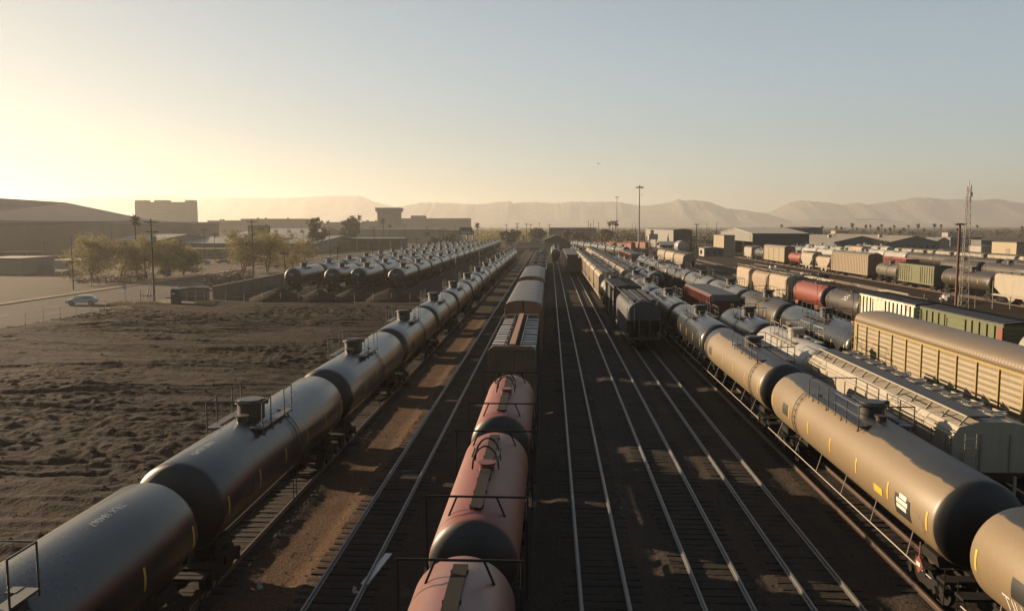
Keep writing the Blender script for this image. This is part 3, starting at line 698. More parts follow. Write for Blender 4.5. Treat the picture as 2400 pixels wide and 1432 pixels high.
def dirt_h(x, y):
    e = sst(-13.7, -19.0, x) * (1 - sst(118, 131, y))
    wx = x + 3.0 * NO(x * 0.08, y * 0.08, 3); wy = y + 0.16 * x + 2.2 * NO(x * 0.06, y * 0.10, 8)
    h = 0.30 * NO(x * 0.04, y * 0.05, 1)
    h += 0.20 * max(0.0, 0.75 - 2.6 * abs(NO(wx * 0.05, wy * 0.42, 5))) + 0.12 * max(0.0, 0.7 - 2.4 * abs(NO(wx * 0.09 + 9, wy * 0.75, 2)))
    h += 0.9 * max(0.0, NO(wx * 0.16, wy * 0.26, 11) - 0.30) * (0.6 + 0.8 * abs(NO(x * 0.9, y * 1.1, 14)))
    h += 0.22 * max(0.0, NO(x * 0.55, y * 0.8, 17) - 0.28)
    q = sst(-0.1, 0.25, NO(x * 0.05, y * 0.06, 25))
    h += (0.35 + q) * (0.09 * NO(x * 1.0, y * 1.9, 6) + 0.07 * NO(x * 2.2, y * 2.9, 7)) + 0.10 * max(0.0, NO(x * 1.5, y * 1.7, 41) - 0.32) * 3 * q
    for y0, sl, amp, fr, ph, xa, xb in RUTS:
        if xa - 2 < x < xb + 2:
            t = y - (y0 + sl * (x - xa) + amp * math.sin(fr * x + ph)); g = sst(xa - 2, xa + 2, x) * (1 - sst(xb - 2, xb + 2, x))
            for o in (-0.95, 0.95):
                if abs(t - o) < 1.1:
                    h += g * rut(t - o)
                    if abs(t - o) < 0.32: h += g * 0.03 * math.sin(x * 9.0 + 4 * abs(t - o))
    return -0.10 + e * (h + 0.10)
rough_sheet('dirt_field', -62.4, -13.72, 14, 132, 290, 640, dirt_h, M_dirt, 'churned red brown dirt field crossed by wheel ruts')
sheet('road', -82.0, -63.0, -60, 760, -0.10, M_road, 'wide worn asphalt road running beside the yard')
b = MB()
for k in range(60): b.box((-72.6, -40 + k * 12.2, -0.095), (0.14, 3.0, 0.006)); b.box((-77.3, -36 + k * 12.2, -0.095), (0.12, 3.0, 0.006)); b.box((-67.9, -36 + k * 12.2, -0.095), (0.12, 3.0, 0.006))
struct(b.build('road_marking', plain('faded_road_paint', (0.42, 0.38, 0.30), 0.8, 0, 0.3)), 'faded dashed lane lines on the road')
sheet('kerb', -63.0, -62.7, -60, 760, 0.03, M_conc, 'pale kerb at the near edge of the road', 0.2)
sheet('far_kerb', -82.3, -82.0, -60, 760, 0.03, M_conc, 'pale kerb at the far edge of the road', 0.2)
sheet('pavement', -84.2, -82.3, -60, 760, -0.02, M_conc, 'pale pavement along the far side of the road', 0.14)
b = MB(); b.prismz([(-62.4, 96), (-60.4, 94), (-59.6, 118), (-57.5, 131), (-62.4, 131)], -0.3, 0.02); struct(b.build('concrete_path', M_conc), 'pale concrete path between the road and the dirt field')
b = MB(); b.prismz([(-58.5, 124), (-52, 123.2), (-51.4, 126), (-58.0, 127)], -0.2, 0.035); struct(b.build('concrete_pad', M_conc), 'pale concrete slab beside the portable toilet')

# ------------------------------------------------------------------ mountains
M_mtn = ground_mat('bare_mountain_rock', (0.17, 0.15, 0.14), (0.26, 0.23, 0.21), (0.09, 0.08, 0.075), 0.003, 0.01, 0.03, 1.0, 14.0)
def ridge(name, label, prof, Y0, depth=520, seed=0, base=533, nx=None):
    Y0 = Y0 * 2; depth = depth * 2
    pts = prof; nx = nx or int((pts[-1][0] - pts[0][0]) / 3.2)
    b = MB(); vs = []; rows = [(-1.0, 0.0), (-0.8, 0.10), (-0.6, 0.25), (-0.42, 0.42), (-0.27, 0.60), (-0.15, 0.78), (-0.07, 0.90), (0.0, 1.0), (0.25, 0.85), (0.7, 0.4), (1.0, 0.0)]
    for t, f in rows:
        for i in range(nx + 1):
            px = pts[0][0] + (pts[-1][0] - pts[0][0]) * i / nx
            for (a, ya), (c, yc) in zip(pts[:-1], pts[1:]):
                if a <= px <= c: py = ya + (yc - ya) * (px - a) / (c - a); break
            py += 1.3 * NO(px * 0.10, seed) + 1.3 * NO(px * 0.31, seed + 5)
            X, Z = atY(px, min(py, 527 + 2), Y0); Z = max(Z, 2.0)
            spur = (0.5 - 2 * abs(NO(X * 0.0042, t * 1.5, seed + 1))) * 0.42 + NO(X * 0.011, t * 2.6, seed + 2) * 0.32
            z = Z * max(0.0, f + (spur * 0.30 * f * (1.15 - f) * 2 if t < 0 else 0))
            vs.append((X * (1 + t * depth * 0.3 / Y0), Y0 + t * depth + 180 * NO(X * 0.002, seed + 9) * (1 - abs(t)) * (0 if t == 0 else 1), z - (0.5 if f == 0 else 0)))
    k = nx + 1
    b.add(vs, [(j * k + i, j * k + i + 1, (j + 1) * k + i + 1, (j + 1) * k + i) for j in range(len(rows) - 1) for i in range(nx)], 0, True)
    return struct(b.build(name, M_mtn), label)
ridge('mountains', 'long low mountain ridge with antenna masts on its crest', [(-160, 470), (0, 465), (40, 467), (100, 463), (160, 465), (230, 461), (300, 463), (330, 460), (355, 457), (380, 458), (420, 460), (455, 465), (475, 462), (520, 464), (570, 463), (620, 464), (660, 464), (700, 463), (740, 461), (770, 459), (800, 459), (825, 460), (842, 459), (855, 463), (875, 472), (900, 479), (925, 485), (960, 494), (1010, 508), (1080, 527)], 3000, seed=1)
ridge('mountains', 'middle mountain range rising to a small pointed peak', [(860, 520), (885, 500), (910, 489), (940, 484), (980, 476), (1000, 475), (1050, 476), (1080, 478), (1120, 479), (1145, 477), (1165, 474), (1195, 472), (1203, 477), (1225, 475), (1260, 474), (1300, 477), (1340, 473), (1380, 474), (1420, 473), (1450, 474), (1480, 479), (1500, 482), (1520, 482), (1550, 478), (1575, 473), (1588, 467), (1600, 470), (1625, 469), (1660, 473), (1680, 480), (1700, 488), (1730, 492), (1770, 497), (1800, 503), (1840, 515), (1890, 528)], 2600, seed=2)
ridge('mountains', 'jagged mountain range with two pale gullies', [(1650, 512), (1690, 495), (1720, 491), (1745, 492), (1770, 498), (1800, 499), (1830, 485), (1855, 474), (1875, 470), (1920, 473), (1950, 476), (1970, 480), (2000, 476), (2015, 475), (2030, 480), (2045, 478), (2060, 476), (2080, 474), (2100, 471), (2130, 465), (2150, 463), (2165, 464), (2180, 463), (2210, 468), (2240, 467), (2260, 468), (2290, 470), (2310, 468), (2340, 466), (2360, 471), (2400, 477), (2500, 482)], 3100, seed=3)
ridge('mountains', 'low foothills in front of the jagged range', [(1800, 527), (1840, 521), (1880, 516), (1920, 513), (1960, 516), (2000, 512), (2050, 513), (2110, 519), (2160, 525), (2220, 528)], 2350, 300, seed=4)

# ------------------------------------------------------------------ tracks: two rails and timber sleepers each
def track(x, y0, y1, label, shiny=False, ties_to=150, x1=None):
    root = empty('railway_track', (x, 0, 0)); struct(root, label)
    for s in (-1, 1):
        b = MB(); b.prism([(s * 0.75 - 0.07, 0.03), (s * 0.75 - 0.07, 0.05), (s * 0.75 - 0.02, 0.07), (s * 0.75 - 0.02, 0.145), (s * 0.75 - 0.036, 0.15), (s * 0.75 - 0.036, 0.18), (s * 0.75 + 0.036, 0.18), (s * 0.75 + 0.036, 0.15), (s * 0.75 + 0.02, 0.145), (s * 0.75 + 0.02, 0.07), (s * 0.75 + 0.07, 0.05), (s * 0.75 + 0.07, 0.03)][::-1], y0, y1)
        b.build('rail', M_rail if shiny else M_rail2, root)
    b = MB(); y = y0
    while y < min(y1, ties_to):
        b.box((random.uniform(-0.06, 0.06), y, -0.03 + random.uniform(-0.012, 0.012)), (2.55, 0.23, 0.13), rz=random.uniform(-0.02, 0.02)); y += 0.54
    o = b.build('sleepers', M_tie, root); o['kind'] = 'stuff'
random.seed(11)
for x, y0, y1, lb, sh in ((-11.75, 4, 290, 'rusty track under the long row of black tank cars', False), (-6.8, 4, 470, 'empty shiny track left of the train of red tank cars', True),
    (-2.2, 4, 330, 'track under the train of red tank cars and autoracks', False), (1.78, 4, 330, 'empty shiny track just right of the red tank cars', True),
    (5.6, 4, 320, 'empty track leading to the dark red gondola car', True), (8.95, 4, 260, 'dull track leading to the slate grey hopper', True),
    (12.8, 4, 290, 'track under the tan tank cars', False), (16.7, 20, 80, 'track under the white ribbed hopper and white tank car', False), (19.5, 86, 230, 'track under the red covered gondola', False),
    (22.9, 20, 270, 'track under the big yellow and cream autorack', False), (34.9, 30, 260, 'track under the green boxcars', False), (44.5, 60, 300, 'empty track beyond the green boxcars', False),
    (50.0, 80, 330, 'empty track crossing the open brown yard', False), (69.2, 60, 320, 'track under the far green boxcar and autoracks', False), (88.0, 110, 320, 'track under the far red open hopper', False),
    (100.0, 110, 400, 'track under the far dark brown tank cars', False), (118.0, 130, 400, 'track under the far row of cream hoppers', False),
    (-44.6, 128, 380, 'leftmost track of the black tank car rows', False), (-37.7, 128, 390, 'second track of the black tank car rows', False), (-33.3, 128, 395, 'third track of the black tank car rows', False), (-26.6, 128, 440, 'rightmost track of the black tank car rows', False)):
    track(x, y0, y1, lb, sh, 120 if x < 30 else 0)
# ------------------------------------------------------------------ the trains
RT = 0.18
_proto = {}
def car(key, maker, x, yc, label, cat, group, rz=0.0):
    """first use builds the car, later uses copy it with all its parts"""
    if key not in _proto:
        r = maker(); _proto[key] = r; r.location = (x, yc, RT); r.rotation_euler = (0, 0, rz); tag(r, label, cat, group); return r
    r = dup(_proto[key], (x, yc, RT), rz, label, group); r['category'] = cat; return r
def top_text(o, s, size, sx, y, R=1.5, zc=2.75, deg=80, mat=None):
    """stencilled letters wrapped over the top of a tank; sx = +1 reads from the right side of the car, -1 from the left"""
    sh = [c for c in o.children if c.name.startswith('tank_shell')][0]
    def fn(u, v):
        a = RAD(90 - sx * (90 - deg)) + sx * v / R
        return (math.cos(a) * (R + 0.014), y + sx * u, zc + math.sin(a) * (R + 0.014))
    return text_part(s, size, fn, mat or M_letter, sh)
PI = math.pi
B15 = dict(Lc=15.0, R=1.5, zc=2.75)
# left row of fifteen black tank cars
GL = 'black tank cars in the long row beside the dirt field'
for k in range(15):
    yc = 8.1 + 17.2 * k + 7.5; rz = PI if k % 2 else 0.0
    near = yc < 150
    lb = ['black tank car stencilled TILX 184067, nearest in the row beside the dirt field', 'black tank car stencilled OATX 23931 on top, second in the row beside the dirt'][k] if k < 2 else \
        ('last black tank car at the far end of the row beside the dirt field' if k == 14 else f'black tank car, {ORD[k]} from the near end of the row beside the dirt field')
    if k < 2:
        r = tank_car(M_black, near=True, headmat=M_head, dy=-1.0, **B15); r.location = (-11.75, yc, RT); tag(r, lb, 'tank car', GL)
        if k == 0: top_text(r, 'TILX 184067', 0.30, -1, 4.9, deg=101)
        else:
            top_text(r, 'OATX 23931', 0.30, 1, -5.9, deg=84)
            sh = [c for c in r.children if c.name.startswith('tank_shell')][0]
            text_part('OATX 23931', 0.16, lambda u, v: (u - 0.0, -7.5 - 0.62 * math.sqrt(max(0, 1 - ((v + 0.1) / 1.5) ** 2 - (u / 1.5) ** 2)) - 0.012, 2.85 + v), M_letter, sh, 'head_lettering')
    else:
        car('black_near' if near else 'black_far', (lambda: tank_car(M_black, near=True, headmat=M_head, dy=-1.0, **B15)) if near else (lambda: tank_car(M_black, near=False, headmat=M_head, dy=-1.0, **B15)), -11.75, yc, lb, 'tank car', GL, 0.0)
# the four parallel rows of black tank cars behind the dirt mounds
ROWN = ['leftmost', 'second', 'third', 'rightmost']
for ri, (x, y0, n) in enumerate(((-44.6, 142.6, 13), (-37.7, 142.9, 14), (-33.3, 143.5, 14), (-26.6, 143.2, 17))):
    for k in range(n):
        yc = y0 + 17.2 * k + 7.5
        nm = ('leftmost of four rows', 'second of four rows', 'third of four rows', 'rightmost of four rows')[ri]
        lb = f'black tank car facing a dirt mound, front of the {nm}' if k == 0 else f'black tank car, {ORD[k]} in the {nm} behind the mounds'
        o = car('black_far', lambda: tank_car(M_black, near=False, headmat=M_head, dy=-1.0, **B15), x, yc, lb, 'tank car', 'black tank cars in four parallel rows behind the dirt mounds')
        if k == 0:
            sh = [c for c in o.children if c.name.startswith('tank_shell')][0]
            mb = MB(); mb.box((-0.1, -8.15, 3.2), (0.9, 0.02, 0.09)); mb.box((0.0, -8.15, 3.0), (0.4, 0.02, 0.06)); mb.box((0.0, -8.08, 1.75), (0.16, 0.02, 0.16)); mb.build('head_lettering', M_letter, sh)

# centre train: red tank cars, wrapped lumber, autoracks, dark gondolas, locomotive
GC = 'red tank cars at the near end of the centre train'
def red_text(o):
    sh = [c for c in o.children if c.name.startswith('tank_shell')][0]
    mb = MB()
    for z, w in ((3.55, 0.9), (3.43, 0.65), (3.31, 1.1)):
        n = int(w / 0.075)
        for i in range(n):
            if (i * 7 + int(z * 100)) % 5: mb.box((-w / 2 + w * (i + 0.5) / n, -HL - 0.36, z), (w / n * 0.7, 0.03, 0.045))
    mb.build('head_lettering', M_brownt, sh)
for k, (ya, yb, mt, lb) in enumerate(((8.0, 18.9, M_red, 'faded mauve red tank car at the near end of the centre train'), (21.5, 30.7, M_red, 'faded red tank car with a hoop rail, second in the centre train'), (33.6, 42.8, M_red, 'faded red tank car directly in front of the lumber car'))):
    r = tank_car(paint('mauve_tank_paint', (0.23, 0.10, 0.085), 0.32, (0.17, 0.10, 0.085), 0.35, 0.5, 0.3, seams=3.3) if k == 0 else mt, yb - ya, R=1.22, zc=2.72, near=True, style='red', headmat=M_head, stripes=False, saddle=False)
    r.location = (-2.0, (ya + yb) / 2, RT); tag(r, lb, 'tank car', GC); HL = (yb - ya) / 2; red_text(r)
    mb = MB()
    for s in (-1, 1): mb.box((s * 1.38, 0, 1.2), (0.28, yb - ya + 0.6, 0.06)); mb.tube([(s * 1.5, -HL, 1.9), (s * 1.5, HL, 1.9)], 0.03)
    mb.build('running_board', M_under, r)
r = lumber_car(18.4); r.location = (-2.2, 57.2, RT); tag(r, 'flatcar loaded with white wrapped lumber bundles behind a brown bulkhead', 'flatcar', 'cars of the centre train')
def rackg(): return autorack(26.4, 5.45, 4.75, True, M_rackroof2, paint('tan_rack_panel', (0.19, 0.12, 0.065), 0.55, (0.17, 0.10, 0.06), 0.35, 0.7, 0.3, ribs=('Z', 26.0), bmp=0.5), M_rackdoor, M_rackdoor)
r = rackg(); r.location = (-2.2, 81.8, RT); tag(r, 'tan autorack with grey curved roof directly behind the lumber car', 'autorack', 'grey roofed autoracks of the centre train')
r = dup(r, (-2.2, 112.3, RT), 0, 'tan autorack with grey curved roof, farther of the two in the centre train'); r.scale = (1, 1, 1.03)
for k, yc in enumerate((164.0, 181.0, 198.2, 215.5)):
    car('framed', lambda: framed_flat(16.6), -2.2, yc, f'dark gondola with pale end frames, {ORD[k]} behind the tan autoracks', 'gondola car', 'dark framed gondolas of the centre train')
r = loco(M_roof); r.location = (-2.2, 236, RT); tag(r, 'black locomotive beyond the dark framed gondolas', 'locomotive')

# second and third tracks: black tanks far off, dark red gondola with pale cover ends
for k, (yc, lb) in enumerate(((266, 'black tank car end on between the framed gondolas and the dark red gondola'), (283.5, 'black tank car just behind the one standing end on'), (301, 'black tank car nearest the far gable roofed shed'))):
    car('black_far', None, 1.78, yc, lb, 'tank car', 'black tank cars far along the middle track')
def red_gon(): return gondola(M_dkred, 17.4, 4.1, False, 0.16, M_roof)
r = gondola(M_dkred, 17.4, 4.15, True); r.location = (5.6, 200.5, RT); tag(r, 'dark red gondola standing end on past the empty third track', 'gondola car', 'dark red gondolas on the third track')
for k in range(3):
    car('redgon', red_gon, 5.6, 219.5 + 18.0 * k, f'dark red covered gondola, {ORD[k]} behind the uncovered dark red one', 'gondola car', 'dark red gondolas on the third track')

# fourth track: slate hopper, black boxcar, stained white tank, cream hoppers
r = hopper(M_slate, 15.2, 4.55, 3.1, True, True, 0, 3, hatchmat=M_gal, endmat=M_slate); r.location = (8.9, 85.2, RT); tag(r, 'slate grey rounded hopper at the near end of its row', 'hopper car')
r = boxcar(M_pblack, 14.6, 4.9, True, 10, roofmat=M_roof); r.location = (8.8, 101.0, RT); tag(r, 'black boxcar with overhanging roof behind the slate grey hopper', 'boxcar')
mb = MB()
for k in range(14):
    if k == 6: continue
    mb.box((-1.62, -6.6, 4.2 - k * 0.2), (0.02, 0.34, 0.15))
d = [c for c in r.children if c.name.startswith('body')][0]; mb.build('side_lettering', M_letter, d)
r = tank_car(paint('stained_white_tank', (0.36, 0.31, 0.25), 0.5, (0.10, 0.09, 0.06), 0.6, 0.7, 0.6), 10.6, 1.4, 2.65, True, 'std', stripes=False); r.location = (8.8, 116.2, RT); tag(r, 'stained white tank car between the black boxcar and the cream hoppers', 'tank car')
def cream(): return hopper(M_cream, 15.6, 4.55, 3.1, False, False, 5, 3, hatchmat=M_gal)
for k in range(7):
    car('cream', cream, 8.9, 132.0 + 15.9 * k, f'cream ribbed hopper, {ORD[k]} beyond the stained white tank car', 'hopper car', 'cream ribbed hoppers in a row')
for k in range(3):
    car('black_far', None, 8.9 - 0.25 * k, 250 + 17.2 * k, f'black tank car, {ORD[k]} behind the row of cream ribbed hoppers', 'tank car', 'black tank cars behind the cream hoppers')

# fifth track: tan tank cars and a row of rounded hoppers
XT = 13.1; GT = 'tan and grey tank cars right of the empty tracks'
def tan_tank(Lc): return tank_car(M_tan, Lc, 1.42, 2.6, True, 'long', M_head, True, dy=-0.6, dome=0.42, pc=1.0, plen=3.1, rh=0.8, lad=4.6)
r = tan_tank(17.6); r.location = (XT, 14.0, RT); tag(r, 'tan tank car stencilled TILX, cut off at the corner of the view', 'tank car', GT)
sh = [c for c in r.children if c.name.startswith('tank_shell')][0]
text_part('TILX 290844'[:4], 0.62, lambda u, v: (-math.cos(RAD(22) - v / 1.42) * 1.435, 6.6 - u, 2.6 - math.sin(RAD(22) - v / 1.42) * 1.435), M_letter, sh)
r = tan_tank(18.4); r.location = (XT, 34.5, RT); tag(r, 'long tan tank car with yellow stripes and a black lettered panel', 'tank car', GT)
sh = [c for c in r.children if c.name.startswith('tank_shell')][0]
mb = MB(); mb.lathe([(-7.75, 1.436), (-6.6, 1.436)], 2.6, 6, a0=RAD(173), a1=RAD(201)); mb.build('lettered_panel', M_pblack, sh)
mb = MB()
for dz, y0, y1 in ((6, -7.5, -6.95), (-1.5, -7.6, -6.75), (-9, -7.5, -6.75)):
    mb.lathe([(y0, 1.442), (y1, 1.442)], 2.6, 3, a0=RAD(181 - dz - 5.0), a1=RAD(181 - dz + 1.0))
mb.build('panel_lettering', M_letter, sh)
mb = MB(); mb.lathe([(-5.5, 1.437), (-4.75, 1.437)], 2.6, 4, a0=RAD(184), a1=RAD(195)); mb.build('warning_plate', M_yel, sh)
mb = MB()
for i, (dz, y0, y1) in enumerate(((2, -8.4, -8.0), (6, -8.7, -8.0), (10, -8.7, -8.05), (14, -8.75, -8.1), (18, -8.7, -8.2))): mb.lathe([(y0, 1.434), (y1, 1.434)], 2.6, 2, a0=RAD(180 + dz), a1=RAD(180 + dz + 1.8))
mb.build('data_lettering', paint('faint_stencil', (0.26, 0.22, 0.15), 0.6), sh)
mb = MB(); mb.box((-1.6, -9.0, 1.25), (0.03, 0.42, 0.42), rx=PI / 4); mb.box((-1.59, -9.0, 1.5), (0.02, 0.06, 0.9)); mb.build('hazard_placard', M_red2, r)
mb = MB(); mb.box((-1.62, -9.0, 1.25), (0.02, 0.25, 0.12)); mb.build('placard_lettering', M_letter, r)
r = tank_car(M_tan2, 16.4, 1.42, 2.6, True, 'long', M_head, True, dy=-0.8, dome=0.42, pc=-3.0, plen=3.3, rh=0.8, lad=-6.6); r.location = (XT, 54.6, RT); tag(r, 'tan tank car with a side ladder, behind the one with the black panel', 'tank car', GT)
def grey_tank(m, Lc, st='long', near=True): return tank_car(m, Lc, 1.45, 2.65, near, st, M_head, True, dy=0.6, rh=0.85)
M_pale = paint('pale_streaked_tank', (0.15, 0.145, 0.135), 0.26, (0.035, 0.03, 0.026), 0.6, 0.45, 0.5, seams=3.0)
r = grey_tank(M_black, 16.4); r.location = (XT, 72.6, RT); tag(r, 'glossy black tank car beside the slate grey hopper', 'tank car', GT)
r = grey_tank(M_pale, 17.4); r.location = (XT, 91.8, RT); tag(r, 'pale streaked tank car with railed platform right of the black boxcar', 'tank car', GT)
r = grey_tank(M_pale, 17.4); r.location = (XT, 111.6, RT); tag(r, 'pale grey tank car right of the stained white tank', 'tank car', GT)
r = tank_car(M_tan, 11.6, 1.45, 2.7, True, 'std', stripes=False); r.location = (XT, 127.8, RT); tag(r, 'short tan tank car in front of the row of pale rounded hoppers', 'tank car', GT)
M_tanh = paint('pale_rounded_hopper_paint', (0.34, 0.27, 0.19), 0.55, (0.15, 0.10, 0.06), 0.35, 0.6, 0.3)
def roundh(): return hopper(M_tanh, 16.6, 4.6, 3.1, False, True, 0, 3, hatchmat=M_gal)
for k in range(8):
    car('roundh', roundh, XT, 144.3 + 16.9 * k, f'pale rounded hopper, {ORD[k]} beyond the short tan tank car', 'hopper car', 'pale rounded hoppers in a row')

# sixth track: white ribbed hopper, white tank, dark tank, red covered gondola, silver tanks
M_whh = paint('white_hopper_paint', (0.38, 0.33, 0.25), 0.55, (0.21, 0.155, 0.1), 0.35, 0.7, 0.35)
r = hopper(M_whh, 19.2, 4.25, 3.2, True, False, 0, 4, 'side', hatchmat=M_lite); r.location = (17.0, 40.7, RT); tag(r, 'white covered hopper with dark roof walkway and round hatches', 'hopper car')
a = 8.8
d = [c for c in r.children if c.name.startswith('hopper_body')][0]
for s in (-1, 1):
    mb = MB()
    for k in range(13): mb.box((s * 1.615, -a + 0.35 + (2 * a - 0.7) * k / 12, 2.95), (0.06, 0.09, 1.4))
    mb.box((s * 1.62, 0, 3.66), (0.07, 2 * a, 0.08)); mb.build('side_ribs', M_whh, d)
r = tank_car(M_white, 11.6, 1.46, 2.62, True, 'long', M_white, False, dome=0.42, railmat=M_lite, rh=0.95, plen=2.6); r.location = (17.0, 57.8, RT); tag(r, 'white tank car with white platform railings beyond the white hopper', 'tank car')
r = grey_tank(M_black, 11.4, 'std'); r.location = (17.0, 71.2, RT); tag(r, 'short black tank car between the white tank and the red gondola', 'tank car')
r = gondola(M_red2, 18.4, 3.78, True, 0.16, M_roof, nribs=20); r.location = (19.5, 102.4, RT); tag(r, 'bright red gondola with dark cover and pale end flap', 'gondola car')
def silv(): return tank_car(M_pale, 12.8, 1.45, 2.7, False, 'std', M_head, False)
for k in range(5):
    car('silv', silv, 16.9, 140.2 + 15.0 * k, f'silver grey tank car, {ORD[k]} past the bright red gondola', 'tank car', 'silver grey tank cars past the red gondola')
mb = MB()
for x in (-1.3, 1.3): mb.box((x, 0, 0), (0.1, 3.0, 0.1)); mb.box((x, -1.5, -0.5), (0.1, 0.1, 1.1)); mb.box((x, 1.5, -0.5), (0.1, 0.1, 1.1))
for y in (-1.5, 1.5): mb.box((0, y, 0), (2.7, 0.14, 0.36))
mb.box((0, 0, -0.95), (2.4, 2.6, 0.08))
for sx in (-1, 1):
    for sy in (-1, 1): mb.box((sx * 1.1, sy * 1.2, -3.2), (0.1, 0.1, 4.5))
o = mb.build('loading_platform', M_lite, loc=(20.0, 146, 5.4)); tag(o, 'white railed loading platform standing over the silver grey tank cars', 'platform')

# seventh track: the big autorack and dark tanks
r = autorack(28.0, 5.75, 4.95, True, M_rackroof, M_rackside, M_rackyel, M_rackdoor, 13); r.location = (22.9, 45.3, RT); tag(r, 'long cream autorack with yellow posts and curved tan roof', 'autorack')
G7 = 'dark tank cars behind the cream autorack'
M_blue = paint('blue_black_tank', (0.020, 0.023, 0.027), 0.26, (0.08, 0.062, 0.04), 0.25, 0.35, 0.3, seams=3.0)
def longd(): return tank_car(M_blue, 18.0, 1.5, 2.75, True, 'long', M_head, True, dy=0.0)
ys7 = [(60.6, 78.2, M_blue, 'blue black tank car directly behind the cream autorack'), (80.3, 95.6, M_brownt, 'brown and black tank car with pale lettering beside the red gondola'), (97.8, 114.6, M_silver, 'grey tank car standing beyond the red gondola cover'),
       (116.6, 133.6, M_silver, 'grey tank car with a tan patch, fourth behind the cream autorack'), (135.4, 154.0, M_pale, 'pale tank car, fifth behind the cream autorack'), (155.8, 171.0, M_pale, 'pale tank car, sixth behind the cream autorack'), (173.0, 190.0, M_silver, 'grey tank car, seventh behind the cream autorack'), (191.8, 207.0, M_silver, 'last grey tank car of the row starting with the autorack')]
for k, (a, c, mt, lb) in enumerate(ys7):
    r = tank_car(mt, c - a - 0.4, 1.5, 2.75, c < 160, 'long', M_head, c < 120, dy=0.3); r.location = (22.9, (a + c) / 2, RT); tag(r, lb, 'tank car', G7)
    if k == 1:
        sh = [q for q in r.children if q.name.startswith('tank_shell')][0]; mb = MB()
        for i in range(9): mb.lathe([(7.2 - i * 0.42 - 0.34, 1.515), (7.2 - i * 0.42, 1.515)], 2.75, 3, a0=RAD(172), a1=RAD(181))
        mb.build('side_lettering', M_letter, sh)
for k, yc in enumerate((225, 243)):
    r = dup(_proto['redgon'], (22.4, yc, RT), 0, f'red gondola by the floodlight mast, {("nearer", "farther")[k]} of the two', 'red gondolas by the floodlight mast'); r['category'] = 'gondola car'
    for c in r.children:
        if c.name.split('.')[0] in ('body', 'side_ribs'):
            for i in range(len(c.material_slots)): c.material_slots[i].link = 'OBJECT'; c.material_slots[i].material = M_red2

# row bending away to the left in the distance
for k in range(8):
    t = 294 + 15.6 * k; r = car('silv', silv, 26.0 - (t - 290) * 0.136, t, f'grey tank car in the bending far row, {ORD[k]} from its near end', 'tank car', 'grey tank cars in the far bending row', RAD(7.7))
r = boxcar(M_cream, 15.0, 4.6, False, 8, roofmat=M_gal); r.location = (8.2, 424, RT); r.rotation_euler = (0, 0, RAD(7.7)); tag(r, 'cream boxcar at the far end of the bending row', 'boxcar')

# eighth track: green boxcars, IHB tank, red tank, three cream pyramid hoppers
G8 = 'cars in the row of the green boxcars'
m, t, bb = nodes('graffiti_paint')
vor = t.nodes.new('ShaderNodeTexVoronoi'); vor.inputs['Scale'].default_value = 1.6; tc = t.nodes.new('ShaderNodeTexCoord'); nz = t.nodes.new('ShaderNodeTexNoise'); nz.inputs['Scale'].default_value = 1.2
L(t, tc.outputs['Object'], nz.inputs['Vector']); mx = mixc(t, 0.45, tc.outputs['Object'], nz.outputs['Color']); L(t, mx, vor.inputs['Vector'])
hsv = t.nodes.new('ShaderNodeHueSaturation'); hsv.inputs['Saturation'].default_value = 0.55; hsv.inputs['Value'].default_value = 0.5; L(t, vor.outputs['Color'], hsv.inputs['Color'])
c2 = mixc(t, 0.55, hsv.outputs['Color'], (0.40, 0.33, 0.22)); L(t, c2, bb.inputs['Base Color']); bb.inputs['Roughness'].default_value = 0.6; M_graf = m
m, t, bb = nodes('graffiti_panel_paint'); wv = t.nodes.new('ShaderNodeTexWave'); wv.bands_direction = 'Z'; wv.inputs['Scale'].default_value = 1.4; wv.inputs['Distortion'].default_value = 6.0; tc = t.nodes.new('ShaderNodeTexCoord'); L(t, tc.outputs['Object'], wv.inputs['Vector'])
c2 = mixc(t, ramp(t, wv.outputs['Fac'], 0.62, 0.78), (0.44, 0.38, 0.29), (0.34, 0.11, 0.07)); L(t, c2, bb.inputs['Base Color']); M_graf2 = m
r = boxcar(M_green, 14.6, 4.6, True, 12, (-1.3, 2.0), red_end=True); r.location = (34.9, 69.2, RT); tag(r, 'clean green boxcar with a red end panel', 'boxcar', G8)
r = boxcar(M_graf, 14.4, 4.6, True, 14, (3.0, 3.2), ribmat=M_green, panel=1.4, doormat=M_green); r.location = (34.9, 84.0, RT); tag(r, 'green boxcar covered with graffiti and a pale panel', 'boxcar', G8)
r = tank_car(M_brownt, 10.2, 1.42, 2.6, True, 'red', M_head, False, saddle=False); r.location = (34.9, 97.3, RT); tag(r, 'dark tank car lettered IHB in white', 'tank car', G8)
sh = [c for c in r.children if c.name.startswith('tank_shell')][0]
text_part('IHB', 1.15, lambda u, v: (-math.cos(RAD(38) + v / 1.42) * 1.435, -0.9 - u - 0.25 * v, 2.6 + math.sin(RAD(38) + v / 1.42) * 1.435), M_letter, sh)
r = tank_car(M_red2, 11.2, 1.42, 2.7, True, 'red', M_head, False, saddle=False); r.location = (34.9, 110.2, RT); tag(r, 'bright red tank car with V shaped brackets beside the cream hoppers', 'tank car', G8)
mb = MB()
for y in (-4.2, 4.2):
    for s in (-1, 1): mb.prismx([(y - 0.9, 1.6), (y + 0.9, 1.6), (y + 0.25, 0.75), (y - 0.25, 0.75)], s * 1.25 - 0.1, s * 1.25 + 0.1)
mb.build('tank_saddle', M_red2, r)
def pyr(): return hopper(M_cream, 10.6, 4.55, 3.1, True, False, 0, 2, pyramid=True)
